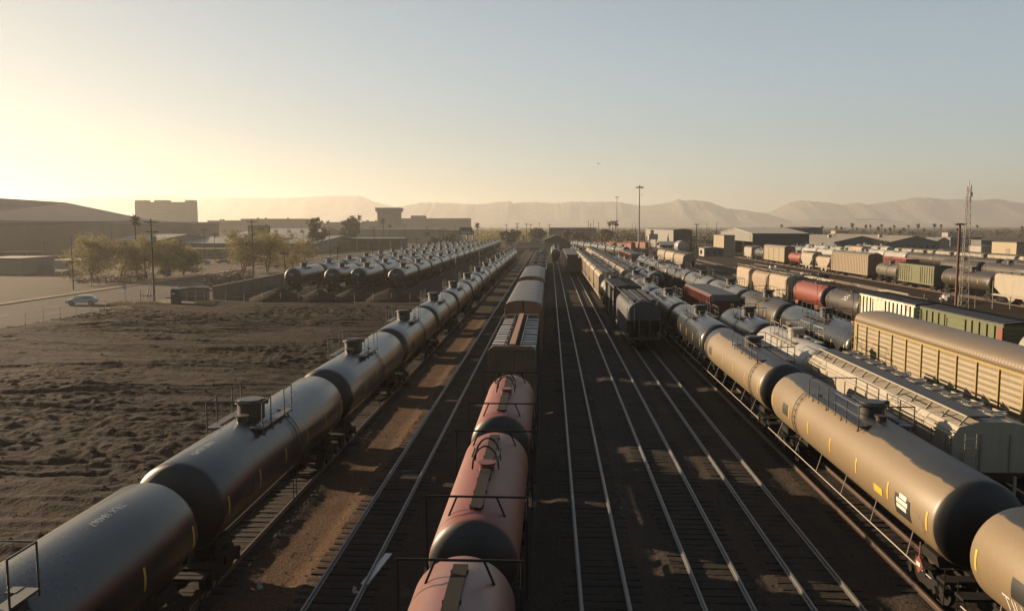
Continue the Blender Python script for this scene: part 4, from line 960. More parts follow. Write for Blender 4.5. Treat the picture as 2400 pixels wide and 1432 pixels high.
for k, yc in enumerate((123.4, 134.2, 145.4)):
    lb = ['cream hopper with roof railing behind the bright red tank car', 'rust stained cream hopper, middle of three', 'cream hopper, farthest of the three behind the red tank car'][k]
    r = hopper(paint('rust_stained_cream', (0.34, 0.26, 0.18), 0.6, (0.30, 0.14, 0.06), 0.7, 0.6, 0.3), 10.6, 4.5, 3.1, True, True, 0, 2) if k == 1 else car('pyr', pyr, 34.9, yc, lb, 'hopper car', G8)
    r.location = (34.9, yc, RT)
    if k == 1: tag(r, lb, 'hopper car', G8)
for k in range(3):
    car('roundh', None, 34.2, 214 + 16.9 * k, f'pale rounded hopper left of the small grey shed, {ORD[k]} from its near end', 'hopper car', 'pale rounded hoppers by the grey shed')
r = tank_car(M_white, 14.0, 1.5, 2.75, True, 'std', M_white, False); r.location = (34.9, 53.4, RT); tag(r, 'white tank car just in front of the clean green boxcar', 'tank car', G8)

# ninth track far right, then three more rows behind it
G9 = 'mixed railcars in the row by the lattice tower'; X9 = 69.2
def put(r, x, yc, lb, cat, g): r.location = (x, yc, RT); return tag(r, lb, cat, g)
put(hopper(M_whh, 22.0, 4.55, 3.1, True, False, 0, 4, pyramid=False), X9, 119.4, 'white hopper with sloping chutes right of the lattice tower', 'hopper car', G9)
put(tank_car(M_brownt, 15.4, 1.5, 2.75, True, 'std', M_head, True), X9, 139.3, 'grey brown tank car behind the lattice tower', 'tank car', G9)
put(boxcar(paint('peeling_green_boxcar', (0.16, 0.165, 0.07), 0.6, (0.34, 0.28, 0.18), 0.55, 0.9, 0.4), 16.0, 4.55, True, 16, (-2.2, 1.8), M_green), X9, 157.2, 'peeling green boxcar with double door in the far row', 'boxcar', G9)
put(tank_car(paint('rusty_grey_tank', (0.115, 0.1, 0.078), 0.55, (0.08, 0.07, 0.045), 0.6, 0.8, 0.5), 9.6, 1.3, 2.5, True, 'std', stripes=False), X9, 171.8, 'short grey tank car between the green boxcar and an autorack', 'tank car', G9)
M_rk3 = paint('pale_rack_panel', (0.31, 0.235, 0.16), 0.55, (0.26, 0.17, 0.10), 0.35, 0.6, 0.3, ribs=('Z', 22.0), bmp=0.5); M_rk4 = paint('pale_rack_post', (0.35, 0.27, 0.18), 0.5, (0.3, 0.2, 0.12), 0.3)
put(autorack(23.8, 5.6, 4.9, False, M_rackroof, M_rk3, M_rk4, M_rackdoor, 24), X9, 192.0, 'faded cream autorack with graffiti along its foot in the far row', 'autorack', G9)
put(hopper(M_cream, 11.6, 4.0, 3.0, False, True, 0, 2), X9, 210.2, 'short cream hopper just beyond the faded autorack', 'hopper car', G9)
put(hopper(M_whh, 11.0, 4.6, 3.1, False, True, 0, 2), X9, 223.2, 'tall white rounded hopper between the red tank and the short cream hopper', 'hopper car', G9)
put(tank_car(M_red2, 10.0, 1.35, 2.6, False, 'std', stripes=False), X9, 235.6, 'small red tank car in the far row', 'tank car', G9)
put(autorack(24.0, 5.6, 4.9, False, M_rackroof, paint('boxy_rack_panel', (0.34, 0.265, 0.18), 0.6, (0.20, 0.20, 0.12), 0.4, 0.5, 0.3), M_rk4, M_rackdoor, 4), X9, 255.5, 'plain pale autorack, farther of two in the far row', 'autorack', G9)
put(tank_car(M_pale, 9.8, 1.35, 2.6, False, 'std', stripes=False), X9, 275.0, 'silver tank car behind the plain pale autorack', 'tank car', G9)
put(hopper(M_whh, 12.0, 4.3, 3.1, False, False, 0, 2, pyramid=True), X9, 288.6, 'white hopper at the far end of the lattice tower row', 'hopper car', G9)
G10 = 'railcars in the row behind the far green boxcar'
put(gondola(M_red2, 16.0, 3.4, False), 88.0, 214, 'red open hopper behind the peeling green boxcar', 'gondola car', G10)
put(tank_car(M_brownt, 15.0, 1.5, 2.75, False, 'std', M_head, False), 88.0, 163.5, 'dark tank car end on behind the rightmost white hopper', 'tank car', G10)
put(tank_car(M_brownt, 15.0, 1.5, 2.75, False, 'std', M_head, False), 88.0, 181.2, 'dark tank car just left of the end on dark one', 'tank car', G10)
def whf(): return tank_car(M_white, 14.0, 1.5, 2.75, False, 'std', M_white, False)
for k, yc in enumerate((236, 252, 268, 284)): car('whf', whf, 88.0, yc, f'white tank car, {ORD[k]} past the red open hopper', 'tank car', G10)
put(tank_car(paint('blue_grey_tank', (0.20, 0.22, 0.24), 0.4, (0.12, 0.10, 0.08), 0.3), 14.0, 1.5, 2.75, False, 'std', stripes=False), 88.0, 300, 'blue grey tank car behind the plain pale autorack', 'tank car', G10)
G11 = 'railcars in the row of dark brown tank cars'
for k, yc in enumerate((179.5, 196.6, 212.4, 227.4)): car('brf', lambda: tank_car(M_brownt, 14.6, 1.5, 2.75, False, 'std', M_head, False), 100.0, yc, f'dark brown tank car, {ORD[k]} from the near end of its far row', 'tank car', G11)
for k, yc in enumerate((243.5, 258.8)): car('whf', None, 100.0, yc, f'white tank car, {("nearer", "farther")[k]} of two behind the dark brown tanks', 'tank car', G11)
put(hopper(M_cream, 17.0, 4.8, 3.1, False, False, 6, 3), 100.0, 276, 'boxy cream hopper behind the white tank cars', 'hopper car', G11)
for k, yc in enumerate((296, 312, 331, 347.5, 364)): car('whf', None, 100.0, yc, f'white tank car, {ORD[k]} beyond the boxy cream hopper', 'tank car', G11)
G12 = 'cream hoppers in the farthest row'
for k in range(6): car('farcream', lambda: hopper(M_whh, 14.6, 4.0, 3.1, False, False, 4, 3), 118.0, 206 + 15.0 * k, f'cream hopper, {ORD[k]} from the near end of the farthest row', 'hopper car', G12)
for k, yc in enumerate((302, 318)): car('whf', None, 118.0, yc, f'white tank car in the farthest row, {("nearer", "farther")[k]} of two', 'tank car', 'white tank cars in the farthest row')
# orange red locomotives parked in the distance
random.seed(5)
for k, (px, py) in enumerate(((1405, 574), (1422, 574), (1441, 573), (1458, 574), (1476, 573), (1492, 574))):
    Y = 352 + 10 * (k % 3); x, _ = atY(px, py, Y)
    o = car('loco', lambda: loco(M_loco), x, Y, f'orange red locomotive parked far off, {ORD[k]} from the left of six', 'locomotive', 'orange red locomotives parked far off', RAD(8 + 30 * (k % 2)))
# ------------------------------------------------------------------ vegetation
M_mesq = leafmat('mesquite_leaves', (0.17, 0.145, 0.058), (0.34, 0.285, 0.12), 0.4)
M_dkleaf = leafmat('dark_tree_leaves', (0.045, 0.042, 0.020), (0.10, 0.085, 0.040))
M_hedge = leafmat('hedge_leaves', (0.035, 0.034, 0.018), (0.075, 0.065, 0.032), 0.1)
M_palm = leafmat('palm_fronds', (0.055, 0.055, 0.025), (0.12, 0.105, 0.045), 0.15)
M_bark = plain('grey_brown_bark', (0.075, 0.052, 0.036), 0.9, 0, 0.4, 4.0)
M_pbark = plain('palm_trunk_bark', (0.11, 0.078, 0.052), 0.9, 0, 0.3, 6.0)
def leaf_cloud(b, c, rad, n, ls, rng, flat=1.0):
    for _ in range(n):
        while True:
            p = Vector((rng.uniform(-1, 1), rng.uniform(-1, 1), rng.uniform(-1, 1)))
            if p.length < 1: break
        q = Vector((c[0] + p.x * rad[0], c[1] + p.y * rad[1], c[2] + p.z * rad[2]))
        u = Vector((rng.gauss(0, 1), rng.gauss(0, 1), rng.gauss(0, 0.6 * flat))).normalized(); v = u.orthogonal().normalized(); v.rotate(Matrix.Rotation(rng.uniform(0, 6.28), 3, u))
        s = ls * rng.uniform(0.6, 1.3); v *= s; w = u.cross(v).normalized() * s * 0.5
        b.add([tuple(q - v), tuple(q + w), tuple(q + v), tuple(q - w)], [(0, 1, 2, 3)])
def tree_mesh(seed, h=6.5, w=4.2, lean=0.0, dens=1.0, ls=0.26, low=0.34):
    rng = random.Random(seed); tb, cb = MB(), MB(); tips = []
    nst = rng.choice((2, 3))
    for k in range(nst):
        a = rng.uniform(0, 6.28); p = Vector((0, 0, -0.1)); pts = [p.copy()]; d = Vector((math.cos(a) * 0.35 + lean, math.sin(a) * 0.35, 1)).normalized()
        for i in range(5):
            p = p + d * (h * 0.62 / 5); d = (d + Vector((rng.uniform(-0.3, 0.3), rng.uniform(-0.3, 0.3), 0.05))).normalized(); pts.append(p.copy())
            if i >= 1:
                for q in range(2):
                    e = (d + Vector((rng.uniform(-1.3, 1.3), rng.uniform(-1.3, 1.3), rng.uniform(0.0, 0.7)))).normalized(); m = p + e * w * 0.22; t = m + (e + Vector((0, 0, 0.3))).normalized() * w * 0.2
                    tb.cyl(p, m, 0.07, 5, r1=0.045, caps=False); tb.cyl(m, t, 0.045, 4, r1=0.02, caps=False); tips.append(t)
        for i in range(5): tb.cyl(pts[i], pts[i + 1], 0.17 - 0.024 * i, 7, r1=0.17 - 0.024 * (i + 1), caps=False)
        tips.append(pts[-1])
    for _ in range(int(26 * dens)):
        a = rng.uniform(0, 6.28); r = w * 0.5 * math.sqrt(rng.random()); z = h * (low + (1 - low) * rng.random()); r *= math.sqrt(max(0.05, 1 - ((z / h - 0.62) / 0.42) ** 2))
        tips.append(Vector((math.cos(a) * r + lean * h * 0.5, math.sin(a) * r, z)))
    for t in tips:
        s = rng.uniform(0.5, 1.15) * w * 0.17; leaf_cloud(cb, t, (s, s, s * 0.75), int(34 * dens), ls, rng)
    return tb.mesh('trunk', M_bark), cb
def tree(x, y, seed, label, group, h=6.5, w=4.2, mat=None, name='tree', lean=0.0, dens=1.0, ls=0.26, low=0.34, cache={}):
    k = (seed, h, w, lean, mat.name if mat else '')
    if k not in cache:
        tm, cb = tree_mesh(seed, h, w, lean, dens, ls, low); cache[k] = (tm, cb.mesh('crown', mat or M_mesq))
    r = empty(name, (x, y, -0.12), random.uniform(0, 6.28)); inst('trunk', cache[k][0], r); inst('crown', cache[k][1], r)
    return tag(r, label, 'tree', group)
def palm_meshes(seed, h=9.0, fan=False):
    rng = random.Random(seed); tb, cb = MB(), MB(); p = Vector((0, 0, -0.1)); pts = [p.copy()]
    for i in range(6): p = p + Vector((rng.uniform(-0.08, 0.08), rng.uniform(-0.08, 0.08), h / 6)); pts.append(p.copy())
    for i in range(6): tb.cyl(pts[i], pts[i + 1], 0.24 - 0.018 * i, 8, r1=0.24 - 0.018 * (i + 1), caps=False)
    for k in range(34):
        a = rng.uniform(0, 6.28); e = rng.uniform(-0.75, 1.1) if k > 8 else rng.uniform(-1.35, -0.8); ln = rng.uniform(1.3, 1.9) if k > 8 else rng.uniform(0.9, 1.3); q = p.copy(); prev = None
        d = Vector((math.cos(a) * math.cos(e), math.sin(a) * math.cos(e), math.sin(e))); sd = Vector((-math.sin(a), math.cos(a), 0))
        vs = []
        for i in range(6):
            wd = (0.06, 0.30, 0.42, 0.40, 0.26, 0.04)[i]
            vs += [tuple(q + sd * wd + Vector((0, 0, -wd * 0.35))), tuple(q), tuple(q - sd * wd + Vector((0, 0, -wd * 0.35)))]
            q = q + d * (ln / 5); d = (d + Vector((0, 0, -0.17))).normalized()
        cb.add(vs, [f for i in range(5) for f in ((3 * i, 3 * i + 1, 3 * i + 4, 3 * i + 3), (3 * i + 1, 3 * i + 2, 3 * i + 5, 3 * i + 4)) if (i + k) % 7 != 6])
    return tb.mesh('trunk', M_pbark), cb.mesh('crown', M_palm)
PALMS = [palm_meshes(s, h) for s, h in ((1, 9.0), (2, 11.5), (3, 7.5))]
def palm(x, y, k, label, group, sc=1.0):
    r = empty('palm_tree', (x, y, -0.12), random.uniform(0, 6.28)); inst('trunk', PALMS[k % 3][0], r); inst('crown', PALMS[k % 3][1], r)
    r.scale = (sc, sc, sc); return tag(r, label, 'palm tree', group)
def shrub(x, y, z, w, h, d, seed, label, group, mat=None, name='bush', dens=1.0, rz=0.0):
    rng = random.Random(seed); b = MB()
    for _ in range(int(16 * dens)):
        a = rng.uniform(0, 6.28); r = rng.random() ** 0.5; leaf_cloud(b, (math.cos(a) * r * w * 0.36, math.sin(a) * r * d * 0.36, h * rng.uniform(0.25, 0.72)), (w * 0.16, d * 0.16, h * 0.25), 34, 0.13, rng)
    c = MB(); c.cyl((0, 0, -0.1), (0, 0, h * 0.6), 0.06, 6)
    r = empty(name, (x, y, z), rz); b.build('foliage', mat or M_hedge, r); c.build('stem', M_bark, r)
    return tag(r, label, 'bush', group)
random.seed(21)
GT1 = 'feathery trees on the far side of the road'
for i, (px, py, Y, h, w, lb) in enumerate(((215, 655, 176, 9.0, 8.0, 'feathery yellow green tree with forked trunk beyond the parked white car'), (282, 652, 182, 7.0, 8.0, 'bushy tree just left of the tall palm'), (345, 650, 186, 8.0, 8.5, 'bushy tree behind the nearest utility pole'), (392, 650, 190, 7.5, 8.0, 'tree with leaning branches right of the nearest utility pole'), (430, 646, 196, 5.5, 6.0, 'low sparse tree beside the round sunlit shrub'),
        (572, 640, 206, 9.5, 9.0, 'broad tree left of the second utility pole'), (628, 640, 208, 9.0, 9.5, 'broad tree right of the second utility pole'), (688, 632, 222, 7.0, 10.0, 'broad tree above the purple sedan'))):
    x, z = atY(px, py, Y); tree(x, Y, 30 + i, lb, GT1, h, w * 1.35, M_mesq, dens=2.3, ls=0.19, low=0.22)
x, z = atY(742, 590, 330); tree(x, 330, 50, 'tall sparse tree with a leaning trunk by the long grey roof', None, 14, 7, M_dkleaf, dens=1.3, ls=0.4, low=0.45)
x, z = atY(822, 590, 460); tree(x, 460, 51, 'large rounded dark tree left of the white warehouse', None, 15, 10, M_dkleaf, dens=2.4, ls=0.5, low=0.25)
x, z = atY(320, 640, 200); palm(x, 200, 1, 'tall shaggy palm between the feathery roadside trees', None, 1.15)
shrub(*at(408, 642), -0.1, 5.0, 4.5, 4.0, 5, 'round sunlit shrub on the far verge of the road', None, M_mesq, dens=1.6)
for i, (px, py, w) in enumerate(((165, 655, 6), (215, 668, 9), (250, 664, 8), (305, 661, 8), (338, 657, 7), (455, 641, 6), (385, 650, 4))):
    x, y = at(px, py); shrub(x, y, -0.1, w, 2.2, 3.0, 60 + i, f'low scruffy bush on the far verge, {ORD[i]} of seven from the nearest end' if i < 6 else 'small dark bush beside the round sunlit shrub', 'low bushes on the far verge of the road', M_dkleaf, dens=1.5)
# clipped hedge bushes behind the pink wall
for i, (px, py) in enumerate(((503, 668), (530, 662), (549, 657), (571, 653))):
    x, y = atY(px, py, 141 + 6.5 * i)[0], 141 + 6.5 * i; shrub(x, y, -0.1, 4.6, 4.0, 6.4, 80 + i, f'clipped dark hedge bush behind the pink wall, {ORD[i]} from the gate', 'clipped hedge bushes behind the pink wall', M_hedge, dens=2.2)

# ------------------------------------------------------------------ things along the road and dirt field
M_pinkwall = paint('pink_block_wall', (0.26, 0.175, 0.125), 0.85, (0.17, 0.12, 0.09), 0.4, 0.5, 0.3)
def wallrun(p0, p1, h, th, mat, nm, label, cap=None):
    p0, p1 = Vector((*p0, 0)), Vector((*p1, 0)); d = p1 - p0; b = MB()
    b.box((d.length / 2, 0, h / 2 - 0.1), (d.length, th, h + 0.2)); b.box((d.length / 2, 0, h + 0.03), (d.length + 0.1, th + 0.1, 0.08))
    for k in range(int(d.length / 6) + 1): b.box((min(k * 6 + 0.2, d.length - 0.2), 0, h / 2), (0.42, th + 0.14, h + 0.05))
    o = b.build(nm, mat, None, p0); o.rotation_euler = (0, 0, math.atan2(d.y, d.x)); return tag(o, label, 'wall')
wallrun((-54.2, 131.5), (-55.2, 262), 2.0, 0.25, M_pinkwall, 'block_wall', 'long pink block wall between the road and the black tank car rows')
wallrun((-57.2, 129.2), (-53.9, 129.0), 2.0, 0.25, M_pinkwall, 'block_wall', 'short pink block wall beside the gate')
wallrun((-58.2, 127.5), (-57.5, 129.4), 1.9, 0.25, M_pinkwall, 'block_wall', 'stub of pink block wall meeting the short pink wall')
# portable toilet
x, y = at(413, 712); r = empty('portable_toilet', (x, y, 0.02), RAD(15)); M_pt = paint('grey_plastic', (0.055, 0.055, 0.055), 0.5, (0.10, 0.08, 0.06), 0.3)
b = MB(); b.box((0, 0, 1.05), (1.15, 1.15, 2.1)); [b.box((s * 0.58, t * 0.58, 1.05), (0.1, 0.1, 2.1)) for s in (-1, 1) for t in (-1, 1)]; b.build('cabin', M_pt, r)
b = MB(); b.prism([(-0.62, 2.1), (-0.5, 2.25), (-0.2, 2.36), (0.2, 2.36), (0.5, 2.25), (0.62, 2.1)], -0.62, 0.62); b.build('roof', plain('pale_plastic_roof', (0.2, 0.19, 0.17), 0.5), r)
b = MB(); b.box((0.05, -0.59, 1.05), (0.75, 0.04, 1.85)); d = b.build('door', M_pt, r); b = MB(); b.box((-0.25, -0.62, 1.55), (0.34, 0.02, 0.22)); b.build('door_sign', M_letter, d)
b = MB(); b.cyl((0.45, 0.45, 2.2), (0.45, 0.45, 2.75), 0.06, 8); b.build('vent_pipe', M_pt, r); tag(r, 'dark grey portable toilet standing at the edge of the dirt field', 'toilet')
# utility poles with crossarms, and the wires between them
def upole(x, y, h, label, group, arms=2, lean=0.0, transf=False, r0=0.17):
    r = empty('utility_pole', (x, y, -0.1)); b = MB(); b.cyl((0, 0, 0), (lean * h, 0, h), r0, 9, r1=r0 * 0.62); b.build('pole', M_wood, r)
    for k in range(arms):
        b = MB(); z = h - 0.5 - k * 1.5; w = 2.4 - 0.5 * k; b.box((lean * z, 0.2, z), (w, 0.11, 0.13)); b.tube([(lean * z - w * 0.3, 0.2, z), (lean * z, 0.15, z - 0.6), (lean * z + w * 0.3, 0.2, z)], 0.03, 4); a = b.build('crossarm', M_wood, r)
        b = MB(); [b.cyl((lean * z + w * q, 0.2, z + 0.06), (lean * z + w * q, 0.2, z + 0.26), 0.05, 6) for q in (-0.46, -0.22, 0.22, 0.46)]; b.build('insulator', plain('grey_porcelain', (0.35, 0.33, 0.3), 0.3), a)
    if transf: b = MB(); b.cyl((lean * h + 0.45, 0, h - 3.6), (lean * h + 0.45, 0, h - 2.7), 0.28, 10); b.cyl((-0.05 + lean * h, 0, h - 3.1), (lean * h + 0.45, 0, h - 3.1), 0.05, 5); b.build('transformer', M_galv, r)
    return tag(r, label, 'utility pole', group)
GP = 'wooden utility poles along the road'; PX = []
for k, (px, base, top, Y) in enumerate(((362, 708, 513, 127.5), (594, 655, 515, 180), (775, 610, 532, 278), (879, 590, 532, 350), (951, 580, 527, 420), (1003, 573, 530, 480), (1070, 560, 527, 600))):
    x, _ = atY(px, base, Y); xt, zt = atY(px - (9 if k == 0 else 4), top, Y)
    upole(x, Y, zt + 0.1, f'wooden utility pole beside the road, {ORD[k]} of the row from the dirt field' if k else 'tall leaning utility pole nearest the dirt field', GP, 1 if k else 2, (xt - x) / zt * (1.0 if k < 3 else 0.6), k == 0); PX.append((xt, Y, zt - 0.2))
for w, off in enumerate((-1.0, 1.0)):
    b = MB()
    for (x0, y0, z0), (x1, y1, z1) in zip([(-58, -20, 12.5)] + PX[:-1], PX):
        pts = []
        for i in range(13):
            t = i / 12; pts.append((x0 + (x1 - x0) * t + off, y0 + (y1 - y0) * t, z0 + (z1 - z0) * t - 4 * t * (1 - t) * 0.9))
        b.tube(pts, 0.018, 4)
    tag(b.build('power_line', M_steel), f'thin sagging power line on the {("road", "dirt field")[w]} side of the utility poles', 'power line', 'power lines along the road')
random.seed(8)
for k, (px, base, top, Y) in enumerate(((478, 640, 535, 240), (502, 628, 545, 260), (545, 585, 540, 330), (711, 580, 541, 340), (166, 690, 555, 150), (103, 612, 562, 230), (260, 575, 530, 330))):
    x, z = atY(px, top, Y); upole(x, Y, z + 0.1, ['slim pole in front of the yellow wall', 'slim pole right of the parked cars by the yellow wall', 'thin pole left of the yellow billboard', 'thin pole right of the yellow billboard', 'slender street pole beside the white car', 'thin pole among the low buildings at the far left', 'thin pole with bracket near the small brick building'][k], 'slim poles among the buildings across the road', 0 if k == 4 else 1, 0, False, 0.11)
# lamps
def lamp(x, y, h, label, group, head=(1.5, 0.5), mat=None, r=0.11):
    o = empty('yard_lamp', (x, y, -0.08)); b = MB(); b.cyl((0, 0, 0), (0, 0, h), r, 8, r1=r * 0.75); b.build('pole', mat or M_wood, o)
    b = MB(); b.box((0, 0, h + 0.08), (head[0], head[1], 0.2)); b.box((-head[0] * 0.35, 0, h - 0.05), (0.3, 0.3, 0.16)); b.box((head[0] * 0.35, 0, h - 0.05), (0.3, 0.3, 0.16)); b.build('lamp_head', M_steel, o)
    return tag(o, label, 'lamp post', group)
for k in range(6):
    Y = 150 + 38 * k; lamp(-48.4 - 0.02 * k, Y, 6.7, f'flat headed lamp post along the pink wall side, {ORD[k]} from the dirt mounds', 'flat headed lamp posts behind the black tank cars')
for k, Y in enumerate((181, 245, 319, 402)):
    lamp(-20.5 - 0.25 * k, Y, 5.9, f'slim pale post between the two groups of black tank cars, {ORD[k]} from the near end', 'slim pale posts between the tank car rows', (0.3, 0.3), M_lite, 0.09)
# road sign, bollard pipework, small fence posts
x, y = at(294, 712); r = empty('road_sign', (x, y, 0)); b = MB(); b.cyl((0, 0, 0), (0, 0, 2.9), 0.045, 6); b.build('post', M_galv, r); b = MB(); b.box((0, -0.05, 2.55), (0.62, 0.03, 0.78)); s_ = b.build('sign_plate', M_letter, r)
text_part('35', 0.4, lambda u, v: (u, -0.072, 2.48 + v), M_pblack, s_); b = MB(); b.box((0, -0.069, 2.8), (0.42, 0.006, 0.07)); b.build('sign_lettering', M_pblack, s_); tag(r, 'white speed limit sign on a thin post beside the grass tuft', 'road sign')
x, y = at(330, 712); b = MB(); b.cyl((0, 0, 0), (0, 0, 2.0), 0.07, 8); b.tube([(0, 0, 1.2), (1.9, 0.2, 1.2), (1.9, 0.2, 0.0)], 0.06, 6); [b.cyl((q, 0.1, 1.05), (q, 0.1, 1.35), 0.14, 8) for q in (0.4, 1.0, 1.5)]; tag(b.build('valve_pipework', M_galv, None, (x, y, 0)), 'pipework with round valves beside the leaning utility pole', 'pipework')
for k, px in enumerate((347, 352)):
    x, y = at(px, 702); b = MB(); b.cyl((0, 0, 0), (0.22, 0, 2.5), 0.08, 7); tag(b.build('leaning_timber', M_lite, None, (x, y, 0)), f'pale leaning timber by the utility pole, {("left", "right")[k]} of the pair', 'timber', 'pale leaning timbers by the utility pole')
x, y = at(640, 708); r = empty('wire_fence', (-53.5, 127.5, -0.1)); b = MB()
for k in range(12):
    p = MB(); p.cyl((k * 2.9, 0, 0), (k * 2.9, 0, 1.5), 0.035, 5); p.build('fence_post', M_lite, r)
for z in (0.5, 1.0, 1.4): b.tube([(0, 0, z), (32, 0, z)], 0.008, 4)
b.build('fence_wire', M_galv, r); tag(r, 'thin wire fence with pale posts in front of the dirt mounds', 'fence')
r = empty('wire_fence', (-60.6, 93, -0.1), RAD(86)); b = MB()
for k in range(11):
    p = MB(); p.cyl((k * 3.1, 0, 0), (k * 3.1, 0, 1.9), 0.03, 5); p.build('fence_post', M_galv, r)
for z in (0.1, 1.0, 1.85): b.tube([(0, 0, z), (31, 0, z)], 0.01, 4)
b.build('fence_wire', M_galv, r); tag(r, 'thin wire fence along the path at the left edge of the dirt field', 'fence')
r = empty('metal_gate', (-60.2, 124.5, 0), RAD(8)); b = MB()
for z in (0.3, 1.0, 1.7): b.tube([(3.2, 0, z), (8.4, 0, z)], 0.03, 5)
for q in (3.2, 4.5, 5.8, 7.1, 8.4): b.cyl((q, 0, 0), (q, 0, 1.75), 0.035, 5)
b.build('gate_frame', M_galv, r); tag(r, 'light tubular gate between the toilet and the short pink wall', 'gate')
# dirt mounds
for k, (px, py, h, w) in enumerate(((655, 703, 2.1, 5.2), (750, 705, 2.0, 4.2), (827, 702, 1.9, 4.0), (918, 704, 2.1, 5.0))):
    x, y = at(px, py); rng = random.Random(k); b = MB(); vs = [(0, 0, h)]; R_, A_ = 9, 36
    for i in range(1, R_ + 1):
        for j in range(A_):
            a = 2 * PI * j / A_; t = i / R_; rr = w * t * (1 + 0.16 * NO(math.cos(a) * 1.5, math.sin(a) * 1.5, k)); z = h * (max(0, 1 - t) ** 0.85 if t > 0.12 else 0.93) + 0.10 * NO(rr * math.cos(a) * 1.3, rr * math.sin(a) * 1.3, k + 5) - (0.25 if i == R_ else 0)
            vs.append((rr * math.cos(a), rr * math.sin(a) * 0.7, z))
    fs = [(0, 1 + j, 1 + (j + 1) % A_) for j in range(A_)] + [(1 + i * A_ + j, 1 + (i + 1) * A_ + j, 1 + (i + 1) * A_ + (j + 1) % A_, 1 + i * A_ + (j + 1) % A_) for i in range(R_ - 1) for j in range(A_)]
    b.add(vs, fs, 0, True); o = b.build('dirt_mound', M_dirt, None, (x, y, -0.1)); tag(o, ['broad dirt mound before the leftmost black tank car', 'pointed dirt mound before the second row of black tank cars', 'rounded dirt mound before the third row of black tank cars', 'wide dirt mound before the rightmost row of black tank cars'][k], 'dirt mound', 'dirt mounds before the black tank cars')
# grass tufts
M_grass = leafmat('dry_yellow_grass', (0.20, 0.18, 0.06), (0.32, 0.27, 0.10), 0.2)
for k, (px, py, w) in enumerate(((288, 714, 3.6), (350, 713, 2.8), (480, 713, 2.6), (545, 699, 2.2))):
    x, y = at(px, py); b = MB(); rng = random.Random(k)
    for _ in range(420):
        a = rng.uniform(0, 6.28); q = w * 0.5 * math.sqrt(rng.random()); X_, Y_ = q * math.cos(a) * 1.3, q * math.sin(a); h = rng.uniform(0.25, 0.75) * (1.15 - q / w); d = rng.uniform(0, 6.28)
        b.add([(X_ - 0.03, Y_, 0), (X_ + 0.03, Y_, 0), (X_ + math.cos(d) * 0.2, Y_ + math.sin(d) * 0.2, h)], [(0, 1, 2)])
    o = b.build('grass', M_grass, None, (x, y, -0.02)); o['kind'] = 'stuff'; o['label'] = 'dry yellow grass tuft at the edge of the dirt field'; o['category'] = 'grass'
